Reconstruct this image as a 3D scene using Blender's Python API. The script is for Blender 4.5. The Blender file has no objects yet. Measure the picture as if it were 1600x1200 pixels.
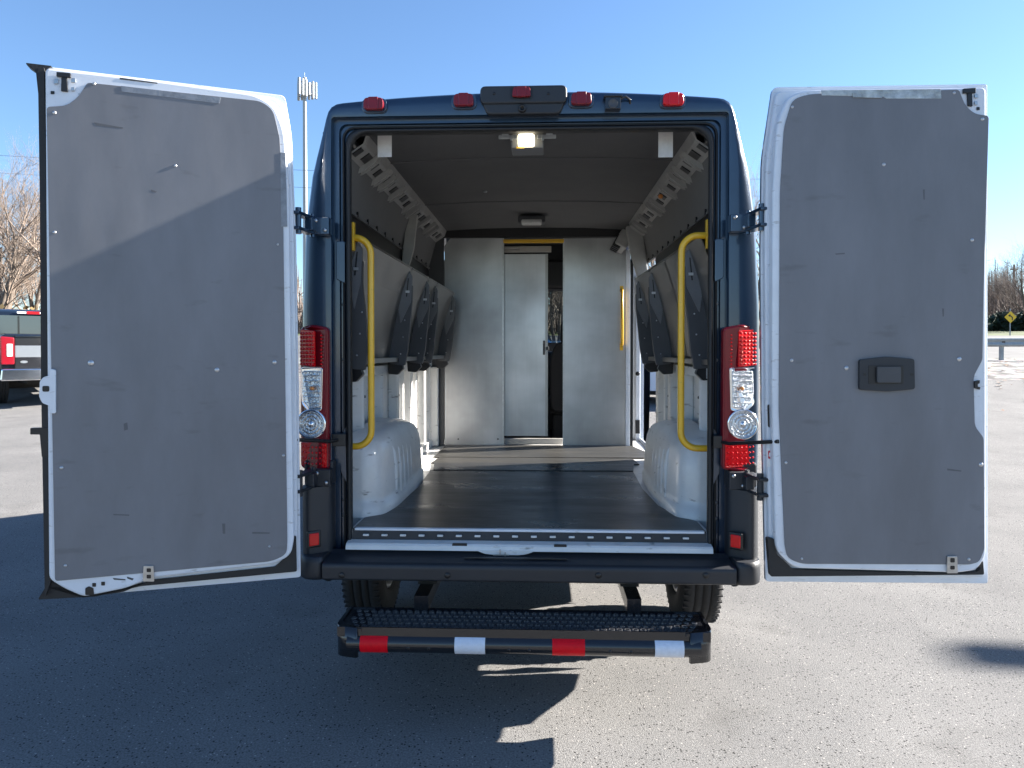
import bpy, bmesh, math, random
from mathutils import Vector, Matrix
R = math.radians
random.seed(7)
scn = bpy.context.scene
COL = scn.collection

# ------------------------------------------------------------------ camera
F, CX, CY, W0 = 1150.0, 800.0, 600.0, 1600.0
PITCH, YAW, SHIFT = R(1.0), R(2.4), -0.0218
CAMP = Vector((0.066, -3.25, 1.55))
cam = bpy.data.cameras.new('camera'); camo = bpy.data.objects.new('camera', cam); COL.objects.link(camo)
cam.sensor_width = 36; cam.lens = F / W0 * 36; cam.shift_y = SHIFT; cam.clip_start = .05; cam.clip_end = 5000
camo.location = CAMP; camo.rotation_euler = (R(90) - PITCH, 0, YAW)
scn.camera = camo
CM = camo.rotation_euler.to_matrix()
def ray(px, py):
    return CM @ Vector(((px - CX) / F, -(py - CY) / F + SHIFT * W0 / F, -1))
def onY(px, py, Y):                       # measured point of the photograph on the plane y = Y
    d = ray(px, py); t = (Y - CAMP.y) / d.y; p = CAMP + d * t
    return p.x, p.z
FW = Vector((-math.sin(YAW), math.cos(YAW), 0)); RT = Vector((math.cos(YAW), math.sin(YAW), 0))
def field(lat, d):                        # lateral / depth metres in front of the viewpoint -> x, y
    p = Vector((CAMP.x, CAMP.y, 0)) + RT * lat + FW * d
    return p.x, p.y

# ------------------------------------------------------------------ materials
MATS = {}
def mat(name, col, rough=.5, metal=0, coat=0, var=0, vscale=8, bump=0, bscale=60, spec=.5, emit=0, stretch=None,
        scuff=0, scuffcol=(.03, .03, .035), scale2=14, alpha=1, sheen=0, trans=0, rvar=0):
    m = bpy.data.materials.new(name); m.use_nodes = True; MATS[name] = m
    nt = m.node_tree; n = nt.nodes; l = nt.links; b = n['Principled BSDF']
    b.inputs['Base Color'].default_value = (*col, 1); b.inputs['Roughness'].default_value = rough
    b.inputs['Metallic'].default_value = metal; b.inputs['Coat Weight'].default_value = coat
    b.inputs['Coat Roughness'].default_value = .06
    b.inputs['Specular IOR Level'].default_value = spec
    b.inputs['Transmission Weight'].default_value = trans
    if emit:
        b.inputs['Emission Color'].default_value = (*col, 1); b.inputs['Emission Strength'].default_value = emit
    tc = n.new('ShaderNodeTexCoord'); mp = n.new('ShaderNodeMapping'); l.new(tc.outputs['Object'], mp.inputs['Vector'])
    if stretch: mp.inputs['Scale'].default_value = stretch
    src = None
    if var:
        no = n.new('ShaderNodeTexNoise'); no.inputs['Scale'].default_value = vscale; no.inputs['Detail'].default_value = 6
        no.inputs['Roughness'].default_value = .65
        l.new(mp.outputs['Vector'], no.inputs['Vector'])
        cr = n.new('ShaderNodeValToRGB'); e = cr.color_ramp.elements
        e[0].position = .3; e[1].position = .72
        e[0].color = (*[c * (1 - var) for c in col], 1); e[1].color = (*[min(1, c * (1 + var)) for c in col], 1)
        l.new(no.outputs['Fac'], cr.inputs['Fac']); src = cr.outputs['Color']
        if rvar:
            mr = n.new('ShaderNodeMapRange'); mr.inputs['To Min'].default_value = max(.02, rough - rvar); mr.inputs['To Max'].default_value = rough + rvar
            mr.inputs['From Min'].default_value = .3; mr.inputs['From Max'].default_value = .7
            l.new(no.outputs['Fac'], mr.inputs['Value']); l.new(mr.outputs['Result'], b.inputs['Roughness'])
    if scuff:
        mp2 = n.new('ShaderNodeMapping'); l.new(tc.outputs['Object'], mp2.inputs['Vector'])
        mp2.inputs['Scale'].default_value = (1, 1, 3.2); mp2.inputs['Rotation'].default_value = (0, .35, 0)
        n2 = n.new('ShaderNodeTexNoise'); n2.inputs['Scale'].default_value = scale2; n2.inputs['Detail'].default_value = 4
        l.new(mp2.outputs['Vector'], n2.inputs['Vector'])
        c2 = n.new('ShaderNodeValToRGB'); c2.color_ramp.elements[0].position = .64; c2.color_ramp.elements[1].position = .75
        c2.color_ramp.elements[0].color = (0, 0, 0, 1); c2.color_ramp.elements[1].color = (scuff,) * 3 + (1,)
        l.new(n2.outputs['Fac'], c2.inputs['Fac'])
        mx = n.new('ShaderNodeMix'); mx.data_type = 'RGBA'
        l.new(c2.outputs['Color'], mx.inputs['Factor'])
        if src: l.new(src, mx.inputs['A'])
        else: mx.inputs['A'].default_value = (*col, 1)
        mx.inputs['B'].default_value = (*scuffcol, 1); src = mx.outputs['Result']
    if src: l.new(src, b.inputs['Base Color'])
    if bump:
        nb = n.new('ShaderNodeTexNoise'); nb.inputs['Scale'].default_value = bscale; nb.inputs['Detail'].default_value = 2 if bscale < 5 else 4
        l.new(mp.outputs['Vector'], nb.inputs['Vector'])
        bp = n.new('ShaderNodeBump'); bp.inputs['Strength'].default_value = bump; bp.inputs['Distance'].default_value = .01
        l.new(nb.outputs['Fac'], bp.inputs['Height']); l.new(bp.outputs['Normal'], b.inputs['Normal'])
    return m
mat('blue', (.012, .035, .072), .3, .35, coat=1, var=.12, vscale=5)
mat('white', (.64, .68, .74), .32, coat=.3, var=.07, vscale=7, scuff=.5, scuffcol=(.2, .19, .18), scale2=24)
mat('whitecabin', (.66, .66, .65), .35, coat=.2, var=.10, vscale=6, scuff=.8, scuffcol=(.14, .13, .12), scale2=13, bump=.15, bscale=5)
mat('liner', (.158, .163, .180), .5, var=.17, vscale=1.6, stretch=(2.2, 1, .7), bump=.35, bscale=1.7, scuff=.4, scuffcol=(.085, .085, .09), scale2=6, rvar=.06)
mat('rubber', (.012, .013, .015), .6, bump=.1)
mat('plastic', (.018, .021, .027), .5, bump=.08, bscale=300, var=.15, vscale=3)
mat('black', (.008, .008, .01), .4)
mat('blackgloss', (.008, .009, .012), .25, coat=.5)
mat('tread', (.06, .062, .068), .25, coat=.5)
mat('mark', (.095, .097, .105), .6)
mat('undercoat', (.02, .018, .016), .8, var=.4, bump=.3, bscale=30)
mat('alu', (.62, .62, .62), .34, .95, var=.10, vscale=2.2, bump=.02, bscale=5, rvar=.07, stretch=(1, 1, .7))
mat('alushelf', (.33, .33, .325), .38, 1, var=.12, vscale=4, bump=.04, bscale=9, rvar=.08)
mat('steel', (.45, .46, .47), .35, 1, var=.15, vscale=30)
mat('greypaint', (.055, .058, .065), .5, var=.1)
mat('greylid', (.13, .135, .145), .42, var=.1)
mat('headliner', (.100, .101, .104), .85, var=.10, vscale=3, bump=.12, bscale=120)
mat('wallliner', (.135, .137, .142), .7, var=.08, vscale=3, bump=.06, bscale=80)
mat('lightplastic', (.36, .355, .34), .5, var=.12, vscale=9)
mat('railplastic', (.30, .30, .295), .5, var=.12, vscale=9)
mat('card', (.55, .54, .53), .55, var=.08, vscale=40)
mat('yellow', (.72, .42, .02), .35, coat=.4, var=.07, vscale=10, scuff=.5, scuffcol=(.35, .22, .03), scale2=30)
mat('mat_rubber', (.022, .023, .025), .33, var=.5, vscale=2.4, bump=.12, bscale=14, scuff=.7, scuffcol=(.075, .073, .07), scale2=4, rvar=.12, stretch=(.6, 1.6, 1))
mat('sheetfloor', (.05, .049, .046), .4, .15, var=.35, vscale=4, stretch=(.5, 3, 1), rvar=.1)
mat('red', (.62, .002, .006), .22, coat=.25, spec=.3)
mat('reddark', (.17, .004, .012), .3, coat=.25, spec=.3)
mat('redtape', (.66, .003, .012), .4, spec=.2, var=.1, vscale=60)
mat('whitetape', (.62, .66, .74), .3, var=.08, vscale=60)
mat('ledred', (.85, .01, .008), .15, coat=1)
mat('chrome', (.8, .8, .82), .12, 1)
mat('clearlamp', (.62, .64, .66), .1, .75, coat=1, var=.3, vscale=70, bump=.6, bscale=90)
mat('amber', (.6, .22, .05), .3, coat=.5)
mat('bulb', (1.0, .88, .62), .4, emit=1.25)
mat('lens', (.55, .55, .54), .3, coat=.3, var=.1, vscale=50)
mat('tape', (.22, .235, .26), .45, .3, var=.25, vscale=25, bump=.1)
mat('tapesilver', (.42, .42, .40), .35, .5, var=.45, vscale=20, bump=.4, bscale=30)
mat('screw', (.5, .51, .53), .35, .8)
mat('tyre', (.016, .016, .017), .8, bump=.3, bscale=70, var=.3, vscale=20)
mat('seat', (.008, .008, .009), .9, bump=.1)
mat('bark', (.14, .115, .095), .9, var=.3, vscale=12, bump=.3, bscale=20)
mat('twig', (.24, .19, .155), .9, var=.3, vscale=2)
mat('twigdark', (.15, .12, .105), .9, var=.3, vscale=2)
mat('brush', (.17, .12, .05), .9, var=.5, vscale=1.5)
mat('hedge', (.02, .04, .025), .9, var=.5, vscale=1)
mat('galv', (.30, .32, .33), .5, .4, var=.15, vscale=6)
mat('wood', (.10, .08, .065), .9, var=.3, vscale=5)
mat('signyellow', (.75, .48, .02), .4)
mat('tower', (.33, .36, .38), .5, .2, var=.1)
mat('stickerwhite', (.75, .75, .75), .4)
mat('stickerred', (.5, .03, .05), .4)
mat('truckred', (.22, .004, .012), .2, coat=.6)
mat('truckblue', (.006, .010, .018), .2, .2, coat=1)
mat('truckblack', (.012, .012, .014), .25, coat=.6)
mat('silver', (.36, .38, .40), .3, .7, coat=.3)
mat('carwhite', (.7, .7, .7), .2, coat=1)
mat('carblue', (.02, .14, .45), .2, coat=1)
mat('carglass', (.03, .045, .055), .08, 0, coat=1)
mat('grassmat', (.065, .085, .025), .95, var=.5, vscale=.6)
mat('road', (.12, .12, .12), .9, var=.2, vscale=1)
mat('dirt', (.12, .10, .07), .95, var=.4, vscale=.3)
mat('leafbrown', (.30, .13, .04), .9, var=.4, vscale=10)

def alu_mat():
    m = MATS['alu']; nt = m.node_tree; n = nt.nodes; l = nt.links; b = n['Principled BSDF']
    for k in list(n):
        if k != b and k.type != 'OUTPUT_MATERIAL': n.remove(k)
    tc = n.new('ShaderNodeTexCoord')
    def no(sc, st, det=5):
        mp = n.new('ShaderNodeMapping'); mp.inputs['Scale'].default_value = st; l.new(tc.outputs['Object'], mp.inputs['Vector'])
        x = n.new('ShaderNodeTexNoise'); x.inputs['Scale'].default_value = sc; x.inputs['Detail'].default_value = det; x.inputs['Distortion'].default_value = .15; l.new(mp.outputs['Vector'], x.inputs['Vector']); return x.outputs['Fac']
    def mr(f, a, c, lo=.3, hi=.7):
        x = n.new('ShaderNodeMapRange'); x.inputs['From Min'].default_value = lo; x.inputs['From Max'].default_value = hi; x.inputs['To Min'].default_value = a; x.inputs['To Max'].default_value = c; l.new(f, x.inputs['Value']); return x.outputs['Result']
    def mul(a, c):
        x = n.new('ShaderNodeMath'); x.operation = 'MULTIPLY'; l.new(a, x.inputs[0]); l.new(c, x.inputs[1]); return x.outputs[0]
    v = mul(mul(mr(no(1.5, (1, 1, .8), 4), .24, .55), mr(no(60, (1, 1, .04), 2), .98, 1.02)), mr(no(4, (.5, 1, 1.2), 8), .90, 1.10))
    cc = n.new('ShaderNodeCombineColor'); 
    for ch, k in (('Red', .98), ('Green', 1.0), ('Blue', 1.04)):
        q = n.new('ShaderNodeMath'); q.operation = 'MULTIPLY'; q.inputs[1].default_value = k; l.new(v, q.inputs[0]); l.new(q.outputs[0], cc.inputs[ch])
    l.new(cc.outputs[0], b.inputs['Base Color'])
    l.new(mr(no(2.2, (1, 1, .6), 5), .27, .44, .2, .8), b.inputs['Roughness'])
    bp = n.new('ShaderNodeBump'); bp.inputs['Strength'].default_value = .35; bp.inputs['Distance'].default_value = .02
    l.new(no(1.6, (1, 1, .7), 2), bp.inputs['Height']); l.new(bp.outputs['Normal'], b.inputs['Normal'])
alu_mat()
def glassmat(name, tint, refl):
    m = bpy.data.materials.new(name); m.use_nodes = True; MATS[name] = m; nt = m.node_tree; n = nt.nodes; l = nt.links
    n.remove(n['Principled BSDF']); o = n['Material Output']
    t = n.new('ShaderNodeBsdfTransparent'); t.inputs['Color'].default_value = (*tint, 1)
    g = n.new('ShaderNodeBsdfGlossy'); g.inputs['Roughness'].default_value = .02
    fr = n.new('ShaderNodeFresnel'); fr.inputs['IOR'].default_value = refl
    mx = n.new('ShaderNodeMixShader'); l.new(fr.outputs[0], mx.inputs[0]); l.new(t.outputs[0], mx.inputs[1]); l.new(g.outputs[0], mx.inputs[2])
    l.new(mx.outputs[0], o.inputs['Surface']); return m
glassmat('glass', (.42, .47, .46), 1.4)

def asphalt_mat():
    m = bpy.data.materials.new('asphalt'); m.use_nodes = True; MATS['asphalt'] = m
    nt = m.node_tree; n = nt.nodes; l = nt.links; b = n['Principled BSDF']
    tc = n.new('ShaderNodeTexCoord')
    def noise(s, det=3, r=.6):
        x = n.new('ShaderNodeTexNoise'); x.inputs['Scale'].default_value = s; x.inputs['Detail'].default_value = det; x.inputs['Roughness'].default_value = r
        l.new(tc.outputs['Object'], x.inputs['Vector']); return x
    def ramp(inp, p0, c0, p1, c1):
        x = n.new('ShaderNodeValToRGB'); x.color_ramp.elements[0].position = p0; x.color_ramp.elements[1].position = p1
        x.color_ramp.elements[0].color = (*c0, 1); x.color_ramp.elements[1].color = (*c1, 1); l.new(inp, x.inputs['Fac']); return x.outputs['Color']
    def mix(mode, fac, a, bb):
        x = n.new('ShaderNodeMix'); x.data_type = 'RGBA'; x.blend_type = mode
        if isinstance(fac, float): x.inputs['Factor'].default_value = fac
        else: l.new(fac, x.inputs['Factor'])
        for k, v in (('A', a), ('B', bb)):
            if isinstance(v, tuple): x.inputs[k].default_value = (*v, 1)
            else: l.new(v, x.inputs[k])
        return x.outputs['Result']
    big = ramp(noise(.9, 6).outputs['Fac'], .3, (.150, .149, .148), .72, (.205, .202, .197))
    grain = ramp(noise(120, 3, .75).outputs['Fac'], .34, (.60, .60, .60), .64, (1.30, 1.30, 1.30))
    c = mix('MULTIPLY', 1.0, big, grain)
    v = n.new('ShaderNodeTexVoronoi'); v.inputs['Scale'].default_value = 95; l.new(tc.outputs['Object'], v.inputs['Vector'])
    cellr = n.new('ShaderNodeSeparateColor'); l.new(v.outputs['Color'], cellr.inputs[0])
    # dark pits: some cells only, near their centre
    def cells(ch, thr, rad):
        a = n.new('ShaderNodeMath'); a.operation = 'GREATER_THAN'; a.inputs[1].default_value = thr; l.new(cellr.outputs[ch], a.inputs[0])
        bb = n.new('ShaderNodeMath'); bb.operation = 'LESS_THAN'; bb.inputs[1].default_value = rad; l.new(v.outputs['Distance'], bb.inputs[0])
        cc = n.new('ShaderNodeMath'); cc.operation = 'MULTIPLY'; l.new(a.outputs[0], cc.inputs[0]); l.new(bb.outputs[0], cc.inputs[1]); return cc.outputs[0]
    c = mix('MIX', cells(0, .90, .42), c, (.035, .034, .034))
    c = mix('MIX', cells(1, .955, .34), c, (.38, .36, .34))
    crk = n.new('ShaderNodeTexVoronoi'); crk.feature = 'DISTANCE_TO_EDGE'; crk.inputs['Scale'].default_value = .16
    w = noise(1.2, 4); wm = n.new('ShaderNodeMix'); wm.data_type = 'RGBA'; wm.inputs['Factor'].default_value = .18
    l.new(tc.outputs['Object'], wm.inputs['A']); l.new(w.outputs['Color'], wm.inputs['B']); l.new(wm.outputs['Result'], crk.inputs['Vector'])
    ck = n.new('ShaderNodeMath'); ck.operation = 'LESS_THAN'; ck.inputs[1].default_value = .0011; l.new(crk.outputs['Distance'], ck.inputs[0])
    st = ramp(noise(1.7, 4, .5).outputs['Fac'], .60, (0, 0, 0), .78, (.5, .5, .5))
    c = mix('MIX', st, c, (.085, .083, .08))
    l.new(c, b.inputs['Base Color']); b.inputs['Roughness'].default_value = .9; b.inputs['Specular IOR Level'].default_value = .15
    bp = n.new('ShaderNodeBump'); bp.inputs['Strength'].default_value = .9; bp.inputs['Distance'].default_value = .006
    l.new(noise(170, 3, .7).outputs['Fac'], bp.inputs['Height']); l.new(bp.outputs['Normal'], b.inputs['Normal'])
asphalt_mat()
def gravel_mat():
    m = bpy.data.materials.new('gravel'); m.use_nodes = True; MATS['gravel'] = m
    nt = m.node_tree; n = nt.nodes; l = nt.links; b = n['Principled BSDF']; tc = n.new('ShaderNodeTexCoord')
    v = n.new('ShaderNodeTexVoronoi'); v.inputs['Scale'].default_value = 7; l.new(tc.outputs['Object'], v.inputs['Vector'])
    no = n.new('ShaderNodeTexNoise'); no.inputs['Scale'].default_value = 2.5; no.inputs['Detail'].default_value = 8; l.new(tc.outputs['Object'], no.inputs['Vector'])
    cr = n.new('ShaderNodeValToRGB'); cr.color_ramp.elements[0].color = (.04, .034, .028, 1); cr.color_ramp.elements[1].color = (.20, .185, .17, 1)
    cr.color_ramp.elements[0].position = .4; cr.color_ramp.elements[1].position = .56
    l.new(no.outputs['Fac'], cr.inputs['Fac'])
    mx = n.new('ShaderNodeMix'); mx.data_type = 'RGBA'; mx.blend_type = 'OVERLAY'; mx.inputs['Factor'].default_value = .5
    l.new(cr.outputs['Color'], mx.inputs['A']); l.new(v.outputs['Color'], mx.inputs['B'])
    hs = n.new('ShaderNodeHueSaturation'); hs.inputs['Saturation'].default_value = .35; l.new(mx.outputs['Result'], hs.inputs['Color'])
    l.new(hs.outputs['Color'], b.inputs['Base Color']); b.inputs['Roughness'].default_value = .95
gravel_mat()

# ------------------------------------------------------------------ mesh helpers
class MB:
    def __init__(s): s.v = []; s.f = []; s.sm = []
    def add(s, vs, fs, smooth=False):
        o = len(s.v); s.v += [tuple(v) for v in vs]; s.f += [tuple(o + i for i in f) for f in fs]; s.sm += [smooth] * len(fs); return s
    def box(s, c, d, rz=0, M=None):
        x, y, z = [k / 2 for k in d]
        vs = [Vector((a * x, b * y, g * z)) for a in (-1, 1) for b in (-1, 1) for g in (-1, 1)]
        m = M if M is not None else Matrix.Rotation(rz, 3, 'Z')
        vs = [m @ v + Vector(c) for v in vs]
        return s.add(vs, [(0, 1, 3, 2), (4, 6, 7, 5), (0, 4, 5, 1), (2, 3, 7, 6), (0, 2, 6, 4), (1, 5, 7, 3)])
    def b2(s, x0, x1, y0, y1, z0, z1):
        return s.box(((x0 + x1) / 2, (y0 + y1) / 2, (z0 + z1) / 2), (abs(x1 - x0), abs(y1 - y0), abs(z1 - z0)))
    def prism(s, poly, fn, n0, n1, smooth=False):         # poly of (u,v); fn(u,v,n)->world
        k = len(poly)
        vs = [fn(u, v, n0) for u, v in poly] + [fn(u, v, n1) for u, v in poly]
        s.add(vs, [tuple(range(k)), tuple(range(2 * k - 1, k - 1, -1))])
        o = len(s.v) - 2 * k
        s.f += [(o + i, o + k + i, o + k + (i + 1) % k, o + (i + 1) % k) for i in range(k)]; s.sm += [smooth] * k
        return s
    def tube(s, pts, r, n=10, cap=True, smooth=True):
        pts = [Vector(p) for p in pts]; rings = []; k = len(pts)
        t0 = (pts[1] - pts[0]).normalized()
        u = t0.orthogonal().normalized()
        for i, p in enumerate(pts):
            t = (pts[min(i + 1, k - 1)] - pts[max(i - 1, 0)]).normalized()
            u = (u - t * u.dot(t)); u = u.normalized() if u.length > 1e-6 else t.orthogonal().normalized()
            w = t.cross(u); rr = r[i] if isinstance(r, (list, tuple)) else r
            rings.append([p + (u * math.cos(a) + w * math.sin(a)) * rr for a in [2 * math.pi * j / n for j in range(n)]])
        vs = [v for rg in rings for v in rg]
        fs = [(i * n + j, i * n + (j + 1) % n, (i + 1) * n + (j + 1) % n, (i + 1) * n + j) for i in range(k - 1) for j in range(n)]
        s.add(vs, fs, smooth)
        if cap: s.add(rings[0], [tuple(range(n))[::-1]]); s.add(rings[-1], [tuple(range(n))])
        return s
    def lathe(s, prof, c, axis='X', n=32, smooth=True):   # prof of (r, h)
        vs = []
        for r, h in prof:
            for j in range(n):
                a = 2 * math.pi * j / n; p, q = r * math.cos(a), r * math.sin(a)
                vs.append(Vector(c) + Vector({'X': (h, p, q), 'Y': (q, h, p), 'Z': (p, q, h)}[axis]))
        k = len(prof)
        s.add(vs, [(i * n + j, i * n + (j + 1) % n, (i + 1) * n + (j + 1) % n, (i + 1) * n + j) for i in range(k - 1) for j in range(n)], smooth)
        return s
    def grid(s, rows, smooth=True, closed=False):
        n = len(rows[0]); vs = [v for r in rows for v in r]
        m = n if closed else n - 1
        return s.add(vs, [(i * n + j, i * n + (j + 1) % n, (i + 1) * n + (j + 1) % n, (i + 1) * n + j) for i in range(len(rows) - 1) for j in range(m)], smooth)
    def cut(s): s.cuts = getattr(s, 'cuts', []) + [len(s.f)]; return s
    def build_each(s, name, m, parent=None, **kw):        # one object for every loose piece (or every piece marked by cut)
        if getattr(s, 'cuts', None):
            cs = [0] + s.cuts; groups = [list(range(a, b)) for a, b in zip(cs, cs[1:]) if b > a]
        else:
            par = list(range(len(s.v)))
            def find(i):
                while par[i] != i: par[i] = par[par[i]]; i = par[i]
                return i
            for f in s.f:
                for j in f[1:]: par[find(j)] = find(f[0])
            g = {}
            for k, f in enumerate(s.f): g.setdefault(find(f[0]), []).append(k)
            groups = list(g.values())
        for gr_ in groups:
            q = MB(); ix = sorted({i for k in gr_ for i in s.f[k]}); mp = {i: n for n, i in enumerate(ix)}
            q.v = [s.v[i] for i in ix]; q.f = [tuple(mp[i] for i in s.f[k]) for k in gr_]; q.sm = [s.sm[k] for k in gr_]
            last = q.build(name, m, parent, **kw)
        return last
    def build(s, name, m, parent=None, bevel=0, seg=2, solid=0, loc=None):
        me = bpy.data.meshes.new(name); me.from_pydata(s.v, [], s.f); me.update()
        for p, q in zip(me.polygons, s.sm): p.use_smooth = q
        bm = bmesh.new(); bm.from_mesh(me)
        bmesh.ops.recalc_face_normals(bm, faces=bm.faces); bm.to_mesh(me); bm.free()
        me.materials.append(MATS[m]); o = bpy.data.objects.new(name, me); COL.objects.link(o)
        if parent: o.parent = parent
        if loc: o.location = loc
        if solid:
            q = o.modifiers.new('s', 'SOLIDIFY'); q.thickness = solid; q.offset = 0
        if bevel:
            q = o.modifiers.new('b', 'BEVEL'); q.width = bevel; q.segments = seg; q.limit_method = 'ANGLE'; q.angle_limit = R(35); q.harden_normals = False
        return o
def rpoly(pts, r, n=5):                                   # round the corners of a polygon
    out = []; k = len(pts)
    for i in range(k):
        p = Vector(pts[i][:2]); a = Vector(pts[i - 1][:2]); b = Vector(pts[(i + 1) % k][:2])
        rr = pts[i][2] if len(pts[i]) > 2 else r
        rr = min(rr, (a - p).length * .45, (b - p).length * .45)
        if rr < 1e-5: out.append(tuple(p)); continue
        p0 = p + (a - p).normalized() * rr; p1 = p + (b - p).normalized() * rr
        for j in range(n + 1):
            t = j / n; out.append(tuple(p0 * (1 - t) ** 2 + p * 2 * t * (1 - t) + p1 * t * t))
    return out
def empty(name, loc, rz, label, cat, group=None):
    o = bpy.data.objects.new(name, None); COL.objects.link(o); o.location = loc; o.rotation_euler = (0, 0, rz)
    o['label'] = label; o['category'] = cat
    if group: o['group'] = group
    return o
def tag(o, label, cat, group=None, kind=None):
    o['label'] = label; o['category'] = cat
    if group: o['group'] = group
    if kind: o['kind'] = kind
    return o
def struct(o): o['kind'] = 'structure'; return o
XZ = lambda u, v, n: (u, n, v)
YZ = lambda u, v, n: (n, u, v)
XY = lambda u, v, n: (u, v, n)
def arc(c, r, a0, a1, n=8): return [(c[0] + r * math.cos(R(a0 + (a1 - a0) * i / n)), c[1] + r * math.sin(R(a0 + (a1 - a0) * i / n))) for i in range(n + 1)]
def lerp(tab, x):
    if x <= tab[0][0]: return tab[0][1]
    for (a, p), (b, q) in zip(tab, tab[1:]):
        if x <= b: return p + (q - p) * (x - a) / (b - a)
    return tab[-1][1]

# ------------------------------------------------------------------ light
AZ, EL = 18.4, 26.0
S = Vector((math.cos(R(EL)) * math.cos(R(AZ)), math.cos(R(EL)) * math.sin(R(AZ)), math.sin(R(EL))))
sun = bpy.data.lights.new('sun', 'SUN'); sun.energy = 5.0; sun.angle = R(.53); sun.color = (1, .93, .84)
so = bpy.data.objects.new('sun', sun); COL.objects.link(so); so.rotation_euler = S.to_track_quat('Z', 'Y').to_euler(); so.location = (20, 10, 20)
w = bpy.data.worlds.new('World'); scn.world = w; w.use_nodes = True
nt = w.node_tree; sky = nt.nodes.new('ShaderNodeTexSky'); sky.sky_type = 'NISHITA'; sky.sun_disc = False
sky.sun_elevation = R(EL); sky.sun_rotation = R(90 - AZ); sky.air_density = 1.0; sky.dust_density = .15; sky.ozone_density = 5.0
nt.links.new(sky.outputs[0], nt.nodes['Background'].inputs[0]); nt.nodes['Background'].inputs[1].default_value = .050
scn.view_settings.view_transform = 'Standard'; scn.view_settings.look = 'None'; scn.view_settings.gamma = 1
scn.view_settings.exposure = 2.35

# ================================================================== THE VAN
van = empty('delivery_van', (0, 0, 0), 0, 'dark blue high roof delivery van, both rear doors open onto an empty cargo bay', 'van')
HW = [(.38, .985), (.75, 1.01), (1.2, 1.02), (1.7, 1.02), (2.09, 1.0), (2.33, .965), (2.567, .897), (2.624, .868)]
def halfO():
    zs = [.56 + (2.567 - .56) * i / 24 for i in range(25)]
    pts = [(lerp(HW, z), z) for z in zs]
    pts += [(.885, 2.605), (.868, 2.628), (.845, 2.641), (.815, 2.646)]
    x0 = .815
    pts += [(x0 * (1 - i / 10), 2.646 + .040 * (1 - (1 - i / 10) ** 2)) for i in range(1, 11)]
    return pts
def halfI(dx=0, r=.085):
    X, Zt = .785, 2.505
    pts = [(X, .56 + (Zt - r - .56) * i / 24) for i in range(25)]
    pts += arc((X - r, Zt - r), r, 22, 90, 3)
    x0 = X - r
    pts += [(x0 * (1 - i / 10), Zt) for i in range(1, 11)]
    return pts
O_ = halfO(); I_ = halfI()
full = lambda h: [(-x, z) for x, z in h] + [(x, z) for x, z in h[::-1][1:]]
def halfM():
    X, Zt, r = .868, 2.572, .014
    pts = [(X, .56 + (Zt - r - .56) * i / 24) for i in range(25)] + arc((X - r, Zt - r), r, 22, 90, 3)
    return pts + [((X - r) * (1 - i / 10), Zt) for i in range(1, 11)]
O_, I_, M_ = full(O_), full(I_), full(halfM())
def ringM(f, Y): return [(i[0] + (o[0] - i[0]) * f, Y, i[1] + (o[1] - i[1]) * f) for i, o in zip(M_, O_)]
def ringIM(f, Y): return [(i[0] + (o[0] - i[0]) * f, Y, i[1] + (o[1] - i[1]) * f) for i, o in zip(I_, M_)]
def ring(f, Y): return [(i[0] + (o[0] - i[0]) * f, Y, i[1] + (o[1] - i[1]) * f) for i, o in zip(I_, O_)]
# body shell: rear frame
b = MB()
b.grid([ringIM(.30, 0), ringIM(.34, .035)]); b.grid([ringIM(.34, .035), ringIM(.66, .035)]); b.grid([ringIM(.66, .035), ringIM(.70, .018)]); b.grid([ringIM(.70, .018), ringIM(.97, .018)])
b.grid([ringIM(.97, .018), ringM(.0, -.012), ringM(.025, -.018)]); b.grid([ringM(.025, -.018), ringM(.45, -.022), ringM(.80, -.017), ringM(.90, -.004), ringM(.97, .028), ringM(1, .09)])
# body sides and roof, columns along y
def zb(Y):
    z = lerp([(.1, .50), (.32, .40), (.5, .38)], Y)
    for yc in (1.0, 4.95):
        if abs(Y - yc) < .47: z = max(z, .36 + math.sqrt(.47 ** 2 - (Y - yc) ** 2))
    return z
def zroof(Y): return lerp([(0, 0), (3.7, 0), (4.15, -.12)], Y)
YC = [.09 + .05 * i for i in range(int((5.55 - .09) / .05) + 1)]
def top_side(Y): return lerp([(0, 2.567), (3.75, 2.567), (4.15, 2.42), (4.95, 1.62), (5.55, 1.25)], Y)
def wid(Y): return lerp([(0, 1), (4.2, 1), (5.0, .97), (5.55, .86)], Y)
NZ = 36
for sx in (-1, 1):
    cols = []
    for Y in YC:
        z0, z1 = zb(Y), top_side(Y)
        zs = [z0 + (z1 - z0) * i / NZ for i in range(NZ + 1)]
        cols.append([(sx * lerp(HW, z) * wid(Y), Y, z) for z in zs])
    vs = [v for c in cols for v in c]; n = NZ + 1; fs = []
    for i in range(len(cols) - 1):
        for j in range(NZ):
            ym = (YC[i] + YC[i + 1]) / 2; zm = (cols[i][j][2] + cols[i][j + 1][2]) / 2
            if sx > 0 and 2.14 < ym < 3.34 and .58 < zm < 2.30: continue
            if 3.60 < ym < 4.62 and 1.5 < zm < 2.15 and zm < top_side(ym) - .12: continue
            fs.append((i * n + j, i * n + j + 1, (i + 1) * n + j + 1, (i + 1) * n + j))
    b.add(vs, fs, True)
prof = [(p[0], p[1]) for p in O_ if p[1] >= 2.566]
rows = []
for Y in [.09, .5, 1, 1.5, 2, 2.5, 3, 3.5, 3.75, 3.95, 4.15]:
    dz = top_side(Y) - 2.567
    rows.append([(x, Y, z + dz) for x, z in prof])
b.grid(rows)
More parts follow.
